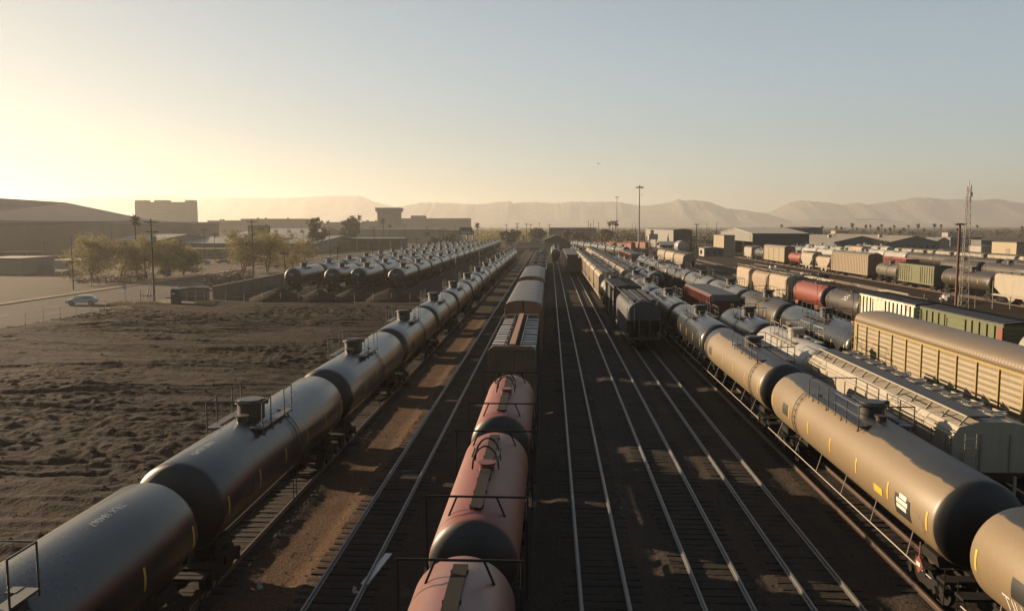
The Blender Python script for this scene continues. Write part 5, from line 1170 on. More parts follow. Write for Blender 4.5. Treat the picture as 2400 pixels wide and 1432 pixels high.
# vehicles
def vehicle(kind, colmat, label, x, y, rz, cat='car'):
    r = empty('parked_car' if kind != 'van' else 'van', (x, y, -0.1), rz)
    L_, Wd = (4.3, 1.74) if kind != 'van' else (5.0, 1.95)
    if kind == 'hatch': prof = [(-2.1, 0.35), (-2.15, 0.75), (-1.95, 1.0), (-1.5, 1.42), (-0.3, 1.5), (0.45, 1.40), (1.15, 0.98), (1.95, 0.82), (2.12, 0.6), (2.1, 0.35)]
    elif kind == 'sedan': prof = [(-2.3, 0.35), (-2.32, 0.8), (-1.6, 0.98), (-0.9, 1.38), (0.1, 1.42), (0.6, 1.34), (1.2, 0.95), (2.1, 0.78), (2.28, 0.6), (2.25, 0.35)]
    else: prof = [(-2.5, 0.4), (-2.5, 1.3), (-2.35, 1.85), (0.6, 1.9), (1.05, 1.75), (1.55, 1.15), (2.35, 0.98), (2.5, 0.7), (2.5, 0.4)]
    b = MB(); n = len(prof)
    secs = [(-Wd / 2, 0.94), (-Wd / 2 + 0.1, 1.0), (Wd / 2 - 0.1, 1.0), (Wd / 2, 0.94)]
    vs = []
    for yy, f in secs:
        for (a, z) in prof: t = max(0.0, (z - 0.95)) * 0.30; vs.append((a, yy * (1 - t / Wd * 1.2), 0.35 + (z - 0.35) * f))
    b.add(vs, [(k * n + i, k * n + (i + 1) % n, (k + 1) * n + (i + 1) % n, (k + 1) * n + i) for k in range(3) for i in range(n)] + [tuple(range(n))[::-1], tuple(range(3 * n, 4 * n))])
    body = b.build('body', colmat, r)
    zt = max(z for _, z in prof)
    b = MB(); w0, w1 = (-1.5, 0.75) if kind == 'hatch' else (-1.2, 0.85) if kind == 'sedan' else (-2.0, 1.2)
    for s in (-1, 1): b.add([(w0, s * (Wd / 2 - 0.03), zt - 0.48), (w1, s * (Wd / 2 - 0.03), zt - 0.48), (w1 - 0.55, s * (Wd / 2 - 0.115), zt - 0.1), (w0 + 0.4, s * (Wd / 2 - 0.115), zt - 0.1)], [(0, 1, 2, 3) if s < 0 else (3, 2, 1, 0)])
    fr = [p for p in prof if p[0] > 0]
    b.build('side_window', M_glass, r)
    b = MB(); pa, pb = [(p, q) for p, q in zip(prof[:-1], prof[1:]) if q[0] > p[0] and p[1] > 1.25 and q[1] < 1.2][-1:][0]
    b.add([(pa[0] + 0.06, -Wd / 2 + 0.2, pa[1] + 0.0), (pa[0] + 0.06, Wd / 2 - 0.2, pa[1] + 0.0), (pb[0] + 0.02, Wd / 2 - 0.12, pb[1] + 0.05), (pb[0] + 0.02, -Wd / 2 + 0.12, pb[1] + 0.05)], [(0, 1, 2, 3)]); b.build('windscreen', M_glass, r)
    for sx in (-1, 1):
        for s in (-1, 1):
            b = MB(); b.cyl((sx * L_ * 0.31, s * (Wd / 2 - 0.18), 0.33), (sx * L_ * 0.31, s * (Wd / 2 + 0.02), 0.33), 0.33, 16); w_ = b.build('wheel', M_steel, r)
            b = MB(); b.cyl((sx * L_ * 0.31, s * (Wd / 2 + 0.005), 0.33), (sx * L_ * 0.31, s * (Wd / 2 + 0.03), 0.33), 0.2, 10); b.build('hubcap', M_galv, w_)
    for s in (-1, 1): b = MB(); b.box((prof[-2][0] - 0.02, s * Wd * 0.34, 0.66), (0.1, 0.36, 0.14)); b.build('headlight', M_letter, r)
    for s in (-1, 1): b = MB(); b.box((prof[1][0] + 0.02, s * Wd * 0.38, 0.78), (0.1, 0.22, 0.16)); b.build('tail_light', M_red2, r)
    return tag(r, label, cat)
x, y = at(192, 713); vehicle('hatch', paint('white_car_body', (0.60, 0.58, 0.54), 0.25, (0.5, 0.45, 0.38), 0.2, rnd=0), 'white hatchback driving along the near side of the road', x, y, RAD(200))
x, y = at(660, 628); vehicle('sedan', paint('purple_car_body', (0.06, 0.045, 0.09), 0.2, (0.1, 0.08, 0.08), 0.1, rnd=0), 'dark purple sedan on the road behind the black tank cars', x, y, RAD(196))
x, y = at(771, 615); vehicle('van', paint('white_van_body', (0.60, 0.57, 0.52), 0.25, (0.5, 0.45, 0.38), 0.2, rnd=0), 'white van further up the road by a utility pole', x, y, RAD(262), 'van')
x, y = at(476, 619); vehicle('hatch', M_white, 'white car parked in front of the yellow wall', x, y, RAD(190))
x, y = at(525, 617); vehicle('sedan', M_silver, 'grey car parked right of the slim pole by the yellow wall', x, y, RAD(190))
x, y = at(173, 642); vehicle('sedan', M_silver, 'grey car parked in front of the low white house', x, y, RAD(185))
# ------------------------------------------------------------------ buildings
M_tanw = paint('tan_building_wall', (0.30, 0.235, 0.165), 0.8, (0.15, 0.116, 0.0816), 0.3, 0.05, 0.2)
M_pale = M_pale
M_beige = paint('pale_building_wall', (0.272, 0.231, 0.177), 0.8, (0.204, 0.163, 0.122), 0.3, 0.05, 0.2)
M_whb = paint('white_building_wall', (0.381, 0.34, 0.286), 0.7, (0.272, 0.224, 0.177), 0.3, 0.1, 0.2)
M_groof = paint('grey_building_roof', (0.17, 0.163, 0.16), 0.7, (0.122, 0.109, 0.0952), 0.3, 0.05, 0.0)
M_broof = paint('brown_building_roof', (0.116, 0.085, 0.0612), 0.8, (0.0816, 0.0612, 0.0476), 0.3, 0.05, 0.0)
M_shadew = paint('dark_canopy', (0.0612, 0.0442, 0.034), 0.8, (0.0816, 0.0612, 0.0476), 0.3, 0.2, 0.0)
M_yelw = paint('yellow_painted_wall', (0.245, 0.204, 0.0748), 0.8, (0.19, 0.15, 0.0748), 0.3, 0.1, 0.2)
M_brick = paint('brown_brick_wall', (0.116, 0.068, 0.0476), 0.85, (0.0816, 0.0544, 0.0408), 0.3, 0.3, 0.2)
M_bluew = paint('blue_grey_wall', (0.136, 0.139, 0.146), 0.7, (0.109, 0.0952, 0.0816), 0.3, 0.1, 0.3)
M_teal = paint('dark_teal_cladding', (0.034, 0.0422, 0.0476), 0.6, (0.0544, 0.051, 0.0476), 0.3, 0.1, 0.2, ribs=('X', 8.0))
M_sheet = paint('pale_metal_cladding', (0.231, 0.228, 0.204), 0.55, (0.177, 0.15, 0.116), 0.3, 0.2, 0.2)
M_creamw = paint('cream_building_wall', (0.381, 0.306, 0.197), 0.75, (0.286, 0.224, 0.15), 0.25, 0.1, 0.2)
WIN = MB(); WIN.box((0, 0, 0), (1, 1, 1)); WINM = WIN.mesh('window', M_glass)
WINM2 = (lambda w: (w.box((0, 0, 0), (1, 1, 1)), w.mesh('window', plain('hazy_window', (0.13, 0.115, 0.10), 0.3)))[1])(MB())
def block(name, label, cat, px0, px1, ytop, Y, depth, wall, roof=None, base=-0.15, parapet=0.5, ang=0.0, h=None, group=None):
    """flat-roofed building whose front spans px0..px1 of the photo at distance Y; rises to the pixel row ytop"""
    x0, z = atY(px0, ytop, Y); x1, _ = atY(px1, ytop, Y); z = h or z; w = x1 - x0
    r = empty(name, ((x0 + x1) / 2, Y, base), ang); b = MB(); zt = z - base
    b.box((0, depth / 2, zt / 2), (w, depth, zt)); b.build('wall', wall, r)
    b = MB(); b.box((0, depth / 2, zt - parapet + 0.06), (w - 0.5, depth - 0.5, 0.1)); b.box((0, -0.06, zt - 0.1), (w + 0.2, 0.25, 0.24)); b.box((0, depth + 0.06, zt - 0.1), (w + 0.2, 0.25, 0.24))
    b.box((-w / 2 - 0.06, depth / 2, zt - 0.1), (0.25, depth, 0.24)); b.box((w / 2 + 0.06, depth / 2, zt - 0.1), (0.25, depth, 0.24)); b.build('roof', roof or M_groof, r)
    r['w'] = w; r['h'] = zt
    return tag(r, label, cat, group)
def windows(r, cols, rows, x0, x1, z0, z1, ww, wh, y=-0.02, mesh=None, skip=()):
    for j in range(rows):
        for i in range(cols):
            if (i, j) in skip: continue
            o = inst('window', mesh or WINM, r, (x0 + (x1 - x0) * (i + 0.5) / cols, y, z0 + (z1 - z0) * (j + 0.5) / rows), 0, (ww, 0.12, wh))
def vents(r, pts, s=0.9, mat=None):
    for (x, y, z) in pts:
        b = MB(); b.box((x, y, z + s * 0.45), (s, s, s)); b.box((x, y, z + s), (s * 1.2, s * 1.2, 0.1)); b.build('roof_vent', mat or M_lite, r)
def gabled(name, label, cat, x0, x1, y0, y1, eave, apex, wall, roof, over=0.4, axis='y', group=None):
    """gabled hall; axis = direction of the ridge"""
    r = empty(name, ((x0 + x1) / 2, (y0 + y1) / 2, -0.15)); w, d = (x1 - x0) / 2, (y1 - y0) / 2; b = MB()
    if axis == 'y': b.prism([(-w, 0), (-w, eave), (0, apex), (w, eave), (w, 0)], -d, d)
    else: b.prismx([(-d, 0), (d, 0), (d, eave), (0, apex), (-d, eave)], -w, w)
    b.build('wall', wall, r); b = MB(); t = 0.14
    if axis == 'y':
        sl = (apex - eave) / w
        for s in (-1, 1): b.prism([(0, apex + 0.02), (0, apex + t), (s * (w + over), eave - sl * over + t), (s * (w + over), eave - sl * over + 0.02)][::-s], -d - over, d + over)
    else:
        sl = (apex - eave) / d
        for s in (-1, 1): b.prismx([(0, apex + 0.02), (0, apex + t), (s * (d + over), eave - sl * over + t), (s * (d + over), eave - sl * over + 0.02)][::s], -w - over, w + over)
    b.build('roof', roof, r); r['w'] = 2 * w; r['d'] = 2 * d
    return tag(r, label, cat, group)
# -- left side of the photo
# the big pipe warehouse: a long wall running away from the camera, gabled roof behind
A = Vector((*(lambda q: (q[0], 250.0))(atY(-60, 512, 250)), 0)); B_ = Vector((atY(513, 523, 470)[0], 470.0, 0)); d = B_ - A; ln = d.length; ang = math.atan2(d.y, d.x)
r = empty('warehouse', (A.x, A.y, -0.15), ang); tag(r, 'huge tan warehouse with a gabled roof lettered SMITH PIPE & STEEL', 'warehouse')
he = 13.4; dep = 95.0
b = MB(); b.box((ln / 2, dep / 2, he / 2), (ln, dep, he)); wl = b.build('wall', M_tanw, r)
b = MB(); b.box((ln / 2, -0.08, he - 0.5), (ln + 0.3, 0.3, 1.1)); b.build('fascia', M_sheet, r)
b = MB(); b.prismx([(4, he), (dep - 4, he), (dep / 2 + 6, he + 9.5), (dep / 2 - 6, he + 9.5)], -6, ln * 0.60); 
b = MB(); x1_ = ln * 0.58
vs = [(-8, 3, he + 0.02), (x1_ + 18, 3, he + 0.02), (x1_ + 18, dep - 3, he + 0.02), (-8, dep - 3, he + 0.02), (-8, 34, he + 9.6), (x1_ - 8, 34, he + 8.6), (-8, dep - 34, he + 9.6), (x1_ - 8, dep - 34, he + 8.6)]
b.add(vs, [(0, 1, 5, 4), (1, 2, 7, 5), (2, 3, 6, 7), (3, 0, 4, 6), (4, 5, 7, 6), (3, 2, 1, 0)]); b.build('roof', M_broof, r)
text_part('SMITH  PIPE & STEEL', 4.0, lambda u, v: (ln - 52 + u * 0.86, -0.12, he - 5.0 + v), plain('dark_sign_letters', (0.03, 0.028, 0.025), 0.6), wl, space=1.05)
# hotel slab
r = block('hotel', 'tall pale hotel slab with rows of small windows', 'hotel', 316, 448, 474, 900, 16, M_beige); w = r['w']; h = r['h']
b = MB(); [b.box((x, 8, h + 0.9), (ww, 15, 2.4)) for x, ww in ((-w / 2 + 5, 10), (-4, 12), (w / 2 - 3.5, 7))]; b.build('roof_housing', M_beige, r)
b = MB(); b.box((-w / 2 + 3.2, -0.3, h / 2), (6.4, 0.7, h)); b.box((w / 2 - 3.2, -0.3, h / 2), (6.4, 0.7, h)); b.build('corner_pier', M_tanw, r)
windows(r, 14, 7, -w / 2 + 8, w / 2 - 8, h * 0.2, h * 0.9, 1.9, 1.7, -0.02, WINM2)
# tower with a flared crown
r = block('office_tower', 'pale office tower with a flared crown and dark window strips', 'tower', 884, 932, 492, 800, 20, M_beige); w = r['w']; h = r['h']
b = MB(); b.box((0, 10, h + 0.3), (w + 3.2, 23.2, 3.4)); b.box((0, 10, h - 2.2), (w + 1.4, 21.4, 1.0)); b.build('crown', M_tanw, r)
for x in (-0.32, -0.24, 0.1, 0.19): windows(r, 1, 1, x * w - 0.5, x * w + 0.5, h * 0.05, h * 0.8, 1.0, h * 0.72, -0.02, WINM2)
windows(r, 3, 1, 0.06 * w, 0.36 * w, h - 3.9, h - 3.0, 0.9, 1.0, -0.02, WINM2)
r = block('office_block', 'wide flat tan office block right of the flared tower', 'building', 939, 1097, 512, 1000, 40, M_tanw); w = r['w']; h = r['h']
b = MB(); b.box((-w * 0.27, 20, h + 1.3), (w * 0.2, 20, 4.2)); b.build('roof_housing', M_beige, r)
for k, (a, c, yt, Y, dp, lb, mt) in enumerate(((486, 566, 517, 780, 40, 'low tan block just behind the pipe warehouse', M_tanw), (564, 709, 513, 820, 50, 'long low tan block behind the yellow billboard', M_tanw), (770, 850, 521, 860, 40, 'low pale block left of the flared tower', M_beige), (452, 512, 521, 1000, 30, 'low pale building right of the hotel', M_beige), (848, 884, 519, 900, 30, 'small pale block touching the flared tower', M_beige), (700, 768, 523, 900, 30, 'low pale building left of the rounded dark tree', M_beige))):
    r = block('low_building', lb, 'building', a, c, yt, Y, dp, mt, group=None); w = r['w']; h = r['h']
    vents(r, [(random.uniform(-w * 0.4, w * 0.4), dp * 0.4, h - 0.4) for _ in range(3)], 1.6, M_beige)
r = block('long_warehouse', 'long white warehouse with a blue grey roof edge and one dark sign', 'warehouse', 836, 1028, 537, 545, 40, M_beige, paint('blue_roof_edge', (0.16, 0.18, 0.2), 0.6)); w = r['w']; h = r['h']
b = MB(); b.box((w * 0.47 - 6, -0.1, h * 0.62), (3.2, 0.2, 3.2)); b.build('wall_sign', M_teal, r)
b = MB(); b.box((w / 2 + 7, 8, h / 2 - 0.3), (14, 16, h - 0.6)); b.build('side_wing', M_bluew, r)
# long strip with a pitched grey roof facing the road
def shedroof(name, label, px0, px1, yf, yr, Yf, Yr, wall, roof, posts=0):
    x0, zf = atY(px0, yf, Yf); x1, _ = atY(px1, yf, Yf); _, zr = atY((px0 + px1) / 2, yr, Yr); d = Yr - Yf
    r = empty(name, ((x0 + x1) / 2, Yf, -0.15)); w = (x1 - x0) / 2; b = MB(); b.prismx([(3.0, 0), (2 * d - 3, 0), (2 * d - 3, zf + 0.3), (d, zr - 0.25), (3.0, zf + 0.3)], -w + 1.5, w - 1.5); b.build('wall', wall, r)
    b = MB(); b.prismx([(0, zf), (0, zf + 0.3), (d, zr + 0.2), (2 * d, zf + 0.3), (2 * d, zf), (d, zr - 0.1)], -w, w); b.build('roof', roof, r)
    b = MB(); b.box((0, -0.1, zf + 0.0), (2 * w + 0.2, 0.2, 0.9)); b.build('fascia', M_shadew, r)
    for k in range(posts): b = MB(); b.box((-w + 1 + (2 * w - 2) * k / (posts - 1), 0.4, zf / 2), (0.4, 0.4, zf)); b.build('canopy_post', M_tanw, r)
    r['w'] = 2 * w; r['h'] = zf; return tag(r, label, 'building')
r = shedroof('shop_building', 'long low building with pale grey roof and dark canopy behind the yellow wall', 398, 560, 572, 555, 330, 372, M_beige, M_groof, 9); vents(r, [(-18 + 7 * k, 38, 6.6) for k in range(7)], 1.2)
r = shedroof('shop_building', 'second grey roofed low building right of the yellow billboard', 640, 735, 572, 553, 345, 395, M_beige, M_groof, 4)
r = shedroof('shop_building', 'large grey roof standing behind the yellow billboard', 515, 712, 558, 536, 480, 545, M_beige, M_groof, 0); vents(r, [(-30 + 8 * k, 20, 7.2) for k in range(8)], 1.8)
r = shedroof('open_canopy', 'long open canopy building with bright roof edge below the white warehouse', 805, 945, 560, 557, 400, 412, M_shadew, M_groof, 6)
r = block('low_building', 'low brown building beside the open canopy', 'building', 700, 806, 566, 390, 20, M_brick); vents(r, [(-8, 8, r['h'] - 0.4), (3, 9, r['h'] - 0.4)], 1.3)
r = block('yellow_wall', 'long low yellow painted wall building beneath the grey roofed shops', 'building', 418, 565, 583, 292, 8, M_yelw); w = r['w']; windows(r, 1, 1, -w * 0.05, w * 0.2, 0.3, 1.8, 5, 1.4)
# far left low buildings
r = block('low_building', 'flat grey block cut by the left edge of the view', 'building', -60, 47, 605, 196, 14, M_beige)
r = block('low_building', 'low white house left of the feathery trees', 'house', 98, 188, 610, 225, 12, M_whb, M_brick); w = r['w']; windows(r, 2, 1, w * 0.1, w * 0.5, 0.6, 2.2, 1.8, 1.4)
b = MB(); b.box((0, 0, 1.1), (13.0, 0.3, 2.2)); [b.box((-6 + 1.5 * k, -0.18, 1.1), (0.14, 0.1, 2.2)) for k in range(9)]; x, _ = atY(69, 640, 204); tag(b.build('board_fence', M_whb, None, (x, 204, -0.15)), 'pale board fence in front of the low white house', 'fence')
r = block('low_building', 'small pale shed behind the low white house', 'shed', 155, 188, 586, 262, 10, M_whb)
r = block('low_building', 'small brown brick building left of the palm', 'building', 254, 296, 563, 300, 14, M_brick)
r = shedroof('shop_building', 'pale roofed low building in front of the pipe warehouse', 192, 318, 575, 549, 300, 345, M_beige, M_groof, 0)
r = block('carport', 'flat carport roof among the low buildings at far left', 'carport', -20, 58, 590, 232, 8, M_shadew, M_lite)
r = block('low_building', 'pale flat roofed building beyond the carport', 'building', -30, 30, 566, 290, 14, M_beige)
# billboards
def billboard(x, y, w, h, zb, mat, label, lines, lmat, size, posts, pmat):
    r = empty('billboard', (x, y, -0.15)); b = MB(); b.box((0, 0, zb + h / 2), (w, 0.5, h)); p = b.build('panel', mat, r)
    b = MB(); b.box((0, -0.05, zb - 0.15), (w + 0.4, 0.9, 0.22)); b.box((0, 0, zb + h + 0.08), (w + 0.2, 0.6, 0.16)); [b.box((s * (w / 2 + 0.1), 0, zb + h / 2), (0.2, 0.6, h)) for s in (-1, 1)]; b.build('frame', M_shadew, r)
    for q in posts: b = MB(); b.cyl((q, 0.3, 0), (q, 0.3, zb + h * 0.6), 0.28 if pmat is M_wood else 0.5, 10); b.build('post', pmat, r)
    for i, (s, ox) in enumerate(lines): text_part(s, size, lambda u, v, i=i, ox=ox: (u + ox, -0.27, zb + h * 0.68 - i * size * 1.1 + v + u * 0.06), lmat, p)
    return tag(r, label, 'billboard')
x0, zt = atY(583, 529, 330); x1, zb = atY(632, 553, 330); billboard((x0 + x1) / 2, 330, x1 - x0, zt - zb, zb, paint('yellow_billboard', (0.42, 0.36, 0.07), 0.6, (0.3, 0.26, 0.08), 0.3, rnd=0), 'yellow billboard with dark hand lettering on wooden posts', (('LOSING', -1.0), ('MONEY?', 0.6)), M_pblack, 1.75, (-3.2, 1.4, 3.8), M_wood)
x0, zt = atY(1078, 533, 420); x1, zb = atY(1106, 548, 420); r = billboard((x0 + x1) / 2, 420, x1 - x0, zt - zb, zb, paint('dark_blue_billboard', (0.035, 0.05, 0.065), 0.5, (0.06, 0.07, 0.08), 0.3, rnd=0), 'dark blue billboard on pale posts at the end of the tank car rows', (), M_letter, 1, (0.6, 3.6), M_lite)
b = MB(); [b.box((0, -0.28, zb + z), (5.0, 0.04, 0.3)) for z in (0.6, 1.3)]; b.build('billboard_stripe', M_letter, r)
# -- centre distance
r = block('long_warehouse', 'long grey green warehouse in the middle distance', 'warehouse', 1287, 1398, 534, 600, 40, M_bluew, M_groof)
x, _ = atY(1302, 560, 400); r = gabled('open_shed', 'brown gable roofed shed spanning the far tracks', 'shed', x - 5.2, x + 5.2, 404, 424, 4.9, 6.9, M_shadew, M_broof, 0.8)
for k, (px, Y, w, h, mt, lb) in enumerate(((1232, 440, 8, 2.6, M_whb, 'white trailer parked left of the far shed'), (1256, 430, 6, 3.4, M_sheet, 'grey container left of the far shed'), (1275, 470, 8, 4.0, M_whb, 'white hut behind the far shed'), (1222, 520, 4, 5.4, M_whb, 'small white board beyond the far poles'), (1250, 380, 4, 1.8, M_bluew, 'low dark container near the far end of the empty shiny track'), (1282, 400, 3.5, 2.8, M_beige, 'beige cabin beside the far shed'))):
    x, _ = atY(px, 570, Y); r = block('yard_hut', lb, 'hut', 0, 1, 560, Y, 3.5, mt, h=h); r.location.x = x; 
    for c in r.children: c.scale.x = w / r['w']
for k, (px, top, base, Y, arms) in enumerate(((1212, 523, 585, 400, 2), (1234, 524, 582, 430, 1), (1244, 525, 577, 450, 1), (1187, 526, 570, 470, 1), (1264, 522, 560, 640, 1), (1288, 526, 565, 500, 1), (1379, 517, 565, 520, 0), (1384, 524, 570, 480, 1), (1391, 514, 560, 620, 0), (1403, 521, 560, 600, 1), (1482, 523, 555, 640, 0), (1490, 522, 555, 660, 0), (1657, 523, 545, 620, 0), (1680, 520, 548, 600, 0))):
    x, z = atY(px, top, Y); upole(x, Y, z + 0.2, f'far utility pole, {ORD[k]} from the left beyond the yard', 'far utility poles beyond the yard', arms, 0, False, 0.2)
# -- right side of the photo
def mast(px, top, Y, label):
    x, z = atY(px, top, Y); r = empty('floodlight_mast', (x, Y, -0.1)); b = MB(); b.cyl((0, 0, 0), (0, 0, z), 0.42, 12, r1=0.2); b.cyl((0, 0, 0), (0, 0, 1.0), 0.6, 12); b.build('mast', M_lite, r)
    b = MB(); b.cyl((0, 0, z - 0.1), (0, 0, z + 0.1), 1.2, 14, caps=True); b.cyl((0, 0, z), (0, 0, z + 0.8), 0.2, 8); b.build('lamp_ring', M_lite, r)
    for k in range(8): a = k * PI / 4; b = MB(); b.box((1.45 * math.cos(a), 1.45 * math.sin(a), z - 0.25), (0.6, 0.6, 0.45), rz=a); b.build('lamp_head', M_lite, r)
    return tag(r, label, 'floodlight', 'tall floodlight masts')
mast(1499, 438, 361, 'tall floodlight mast with a ring of lamps, the nearer one'); mast(1446, 462, 700, 'slender floodlight mast standing farther off')
x, z = atY(1633, 526, 283); lamp(x, 283, z, 'dark pole with lamp cluster beside the small grey shed', None, (1.6, 0.8), M_wood, 0.2)
x, y = at(2240, 717); r = lamp(x, y, 12.0, 'rusty red lamp pole beside the lattice tower', None, (1.5, 1.1), M_rust, 0.22)
# lattice tower
x, y = at(2256, 722); ht = 17.4; r = empty('lattice_tower', (x, y, -0.1), RAD(20)); tag(r, 'tall pale lattice radio tower with antennas at its top', 'tower')
legs = [Vector((math.cos(a), math.sin(a), 0)) for a in (RAD(90), RAD(210), RAD(330))]
rad = lambda z: 0.78 - 0.5 * z / ht
for g in legs: b = MB(); b.cyl(g * rad(0), g * rad(ht) + Vector((0, 0, ht)), 0.05, 6); b.build('leg', M_lite, r)
b = MB(); n = 17
for k in range(n):
    z0, z1 = ht * k / n, ht * (k + 1) / n
    for i in range(3):
        p, q = legs[i], legs[(i + 1) % 3]; b.cyl(p * rad(z0) + Vector((0, 0, z0)), q * rad(z0) + Vector((0, 0, z0)), 0.026, 4, caps=False); b.cyl(p * rad(z0) + Vector((0, 0, z0)), q * rad(z1) + Vector((0, 0, z1)), 0.026, 4, caps=False)
b.build('bracing', M_lite, r)
b = MB(); b.cyl((0, 0, ht), (0, 0, ht + 0.9), 0.06, 6); b.cyl((0.4, 0, ht - 2.4), (0.4, 0, ht + 0.2), 0.09, 8); b.cyl((-0.5, 0.1, ht - 3.0), (-0.5, 0.1, ht - 1.4), 0.05, 6); b.box((0.5, 0, ht - 1.1), (0.2, 0.3, 0.6)); b.build('antenna', M_galv, r)
r = empty('rail_fence', (x - 6.5, y + 3.0, -0.1), RAD(-18)); 
for k in range(8): b = MB(); b.cyl((k * 2.2, 0, 0), (k * 2.2, 0, 1.9), 0.06, 6); b.build('fence_post', M_creamw, r)
b = MB(); [b.tube([(0, 0, z), (4.4, 0, z)], 0.04, 5) for z in (1.2,)]; [b.tube([(8.8, 0, z), (15.4, 0, z)], 0.04, 5) for z in (1.2,)]; b.build('fence_rail', M_creamw, r); tag(r, 'yellowish post and rail fence around the foot of the lattice tower', 'fence')
# rails and scrap lying in the open yard
random.seed(4)
for k, (px, py, L_) in enumerate(((1830, 639, 26), (1900, 652, 22), (1990, 668, 30), (2050, 680, 26), (2100, 694, 16))):
    x, y = at(px, py); b = MB()
    for i in range(7): b.box((i * 0.28 + random.uniform(-0.08, 0.08), random.uniform(-2, 2), 0.1 + 0.12 * (i % 2)), (0.13, L_, 0.16), rz=random.uniform(-0.012, 0.012))
    tag(b.build('rail_stack', M_lite if k % 2 else M_rail2, None, (x, y, -0.05)), f'bundle of spare rails lying in the open brown yard, {ORD[k]} from the far end', 'rail stack', 'bundles of spare rails in the open yard')
for k, (px, py) in enumerate(((1820, 633), (1895, 648), (1925, 651), (2225, 708))):
    x, y = at(px, py); b = MB(); rng = random.Random(k)
    for _ in range(9): b.box((rng.uniform(-1.6, 1.6), rng.uniform(-1.2, 1.2), rng.uniform(0.2, 0.9)), (rng.uniform(0.4, 1.4), rng.uniform(0.3, 1.1), rng.uniform(0.2, 0.8)), rz=rng.uniform(0, 3), ry=rng.uniform(-0.3, 0.3))
    tag(b.build('scrap_pile', M_galv if k != 2 else M_steel, None, (x, y, -0.05)), ['heap of pale scrap at the far end of the spare rails', 'heap of scrap beside a bundle of rails', 'dark heap of scrap in the open yard', 'heap of scrap at the foot of the rusty lamp pole'][k], 'scrap heap')
# sheds
def sidehall(name, label, X, Yn, Yf, w, h, side, front, roof, rise=0.8, openbay=False):  # side coloured pale as sunlit, front and rear coloured dark as shaded
    r = empty(name, (X, Yn, -0.15)); d = Yf - Yn; b = MB(); zb = h * 0.55 if openbay else 0
    b.box((0.1, d / 2, h / 2), (0.2, d, h)); b.build('side_wall', side, r); b = MB(); b.box((w - 0.1, d / 2, h / 2), (0.2, d, h)); b.box((w / 2, d - 0.1, h / 2), (w - 0.42, 0.2, h)); b.build('rear_wall', front, r)
    b = MB(); b.box((w / 2, 0.1, (h + zb) / 2), (w - 0.42, 0.2, h - zb)); b.build('front_wall', front, r)
    b = MB(); b.prism([(-0.3, h), (w / 2, h + rise), (w + 0.3, h), (w + 0.3, h + 0.16), (w / 2, h + rise + 0.16), (-0.3, h + 0.16)], -0.3, d + 0.3); b.build('roof', roof, r)
    return tag(r, label, 'shed')
r = sidehall('metal_shed', 'large pale metal shed with an open dark bay right of the floodlight mast', 55.7, 380, 490, 8.5, 9.6, M_sheet, M_teal, M_groof, 0.5, True)
wl = [c for c in r.children if c.name.startswith('side_wall')][0]; text_part('RIX', 2.6, lambda u, v: (-0.03, 78 - u, 5.6 + v), M_teal, wl)
x0, _ = atY(1700, 545, 392); r = empty('open_hall', (atY(1765, 560, 336)[0], 336, -0.15)); X0 = r.location.x
# gabled canopy hall: fascia gable faces the yard (west), ridge runs east
d = 62.0; b = MB(); b.prismx([(0, 5.3), (d, 5.3), (d, 8.4), (d / 2, 10.4), (0, 8.4)], -0.25, 0.0); b.build('gable_fascia', M_sheet, r)
b = MB(); 
for s in (0, 1):
    y0, y1 = (0, d / 2) if s == 0 else (d / 2, d); z0, z1 = (8.4, 10.4) if s == 0 else (10.4, 8.4); b.prismx([(y0 - (0.5 if s == 0 else 0), z0), (y1 + (0.5 if s else 0), z1), (y1 + (0.5 if s else 0), z1 + 0.25), (y0 - (0.5 if s == 0 else 0), z0 + 0.25)], -0.6, 22.0)
b.build('roof', M_whb, r); b = MB(); b.box((11, 0.12, 4.2), (22, 0.24, 8.4)); b.box((11, d - 0.12, 4.2), (22, 0.24, 8.4)); b.box((21.8, d / 2, 4.2), (0.3, d - 0.6, 8.4)); b.build('side_wall', M_teal, r)  # dark teal puts the shade of these walls into their colour
for k in range(3): b = MB(); b.box((-0.1, d * (k + 1) / 4, 2.65), (0.4, 0.4, 5.3)); b.build('column', M_teal, r)
tag(r, 'open sided hall with a white gabled roof and shade-coloured end wall', 'hall')
x, _ = atY(1697, 560, 318); b = MB(); r = empty('cream_building', (x, 318, -0.15)); b.box((2.0, 10, 4.0), (4.0, 20, 8.0)); b.build('wall', M_creamw, r); b = MB(); b.box((2.0, 10, 8.06), (4.3, 20.4, 0.18)); b.build('roof', M_groof, r); tag(r, 'tall narrow cream building left of the open sided hall', 'building')
x, _ = atY(1843, 545, 480); r = sidehall('metal_shed', 'large dark teal shed with a sunlit-coloured gable wall', x, 480, 496, 20.0, 10.3, M_sheet, M_teal, M_groof, 0.5)
x, y = at(1650, 601); r = sidehall('small_shed', 'small grey shed with a sunlit-coloured end wall near the dark lamp pole', x, y, y + 16, 7.2, 3.1, M_whb, M_bluew, M_groof, 0.3); windows(r, 3, 1, 0.8, 6.8, 0.5, 2.6, 1.0, 1.7)
b = MB(); b.box((-0.05, 6, 1.6), (0.06, 4.0, 1.5)); b.build('window', M_glass, r)
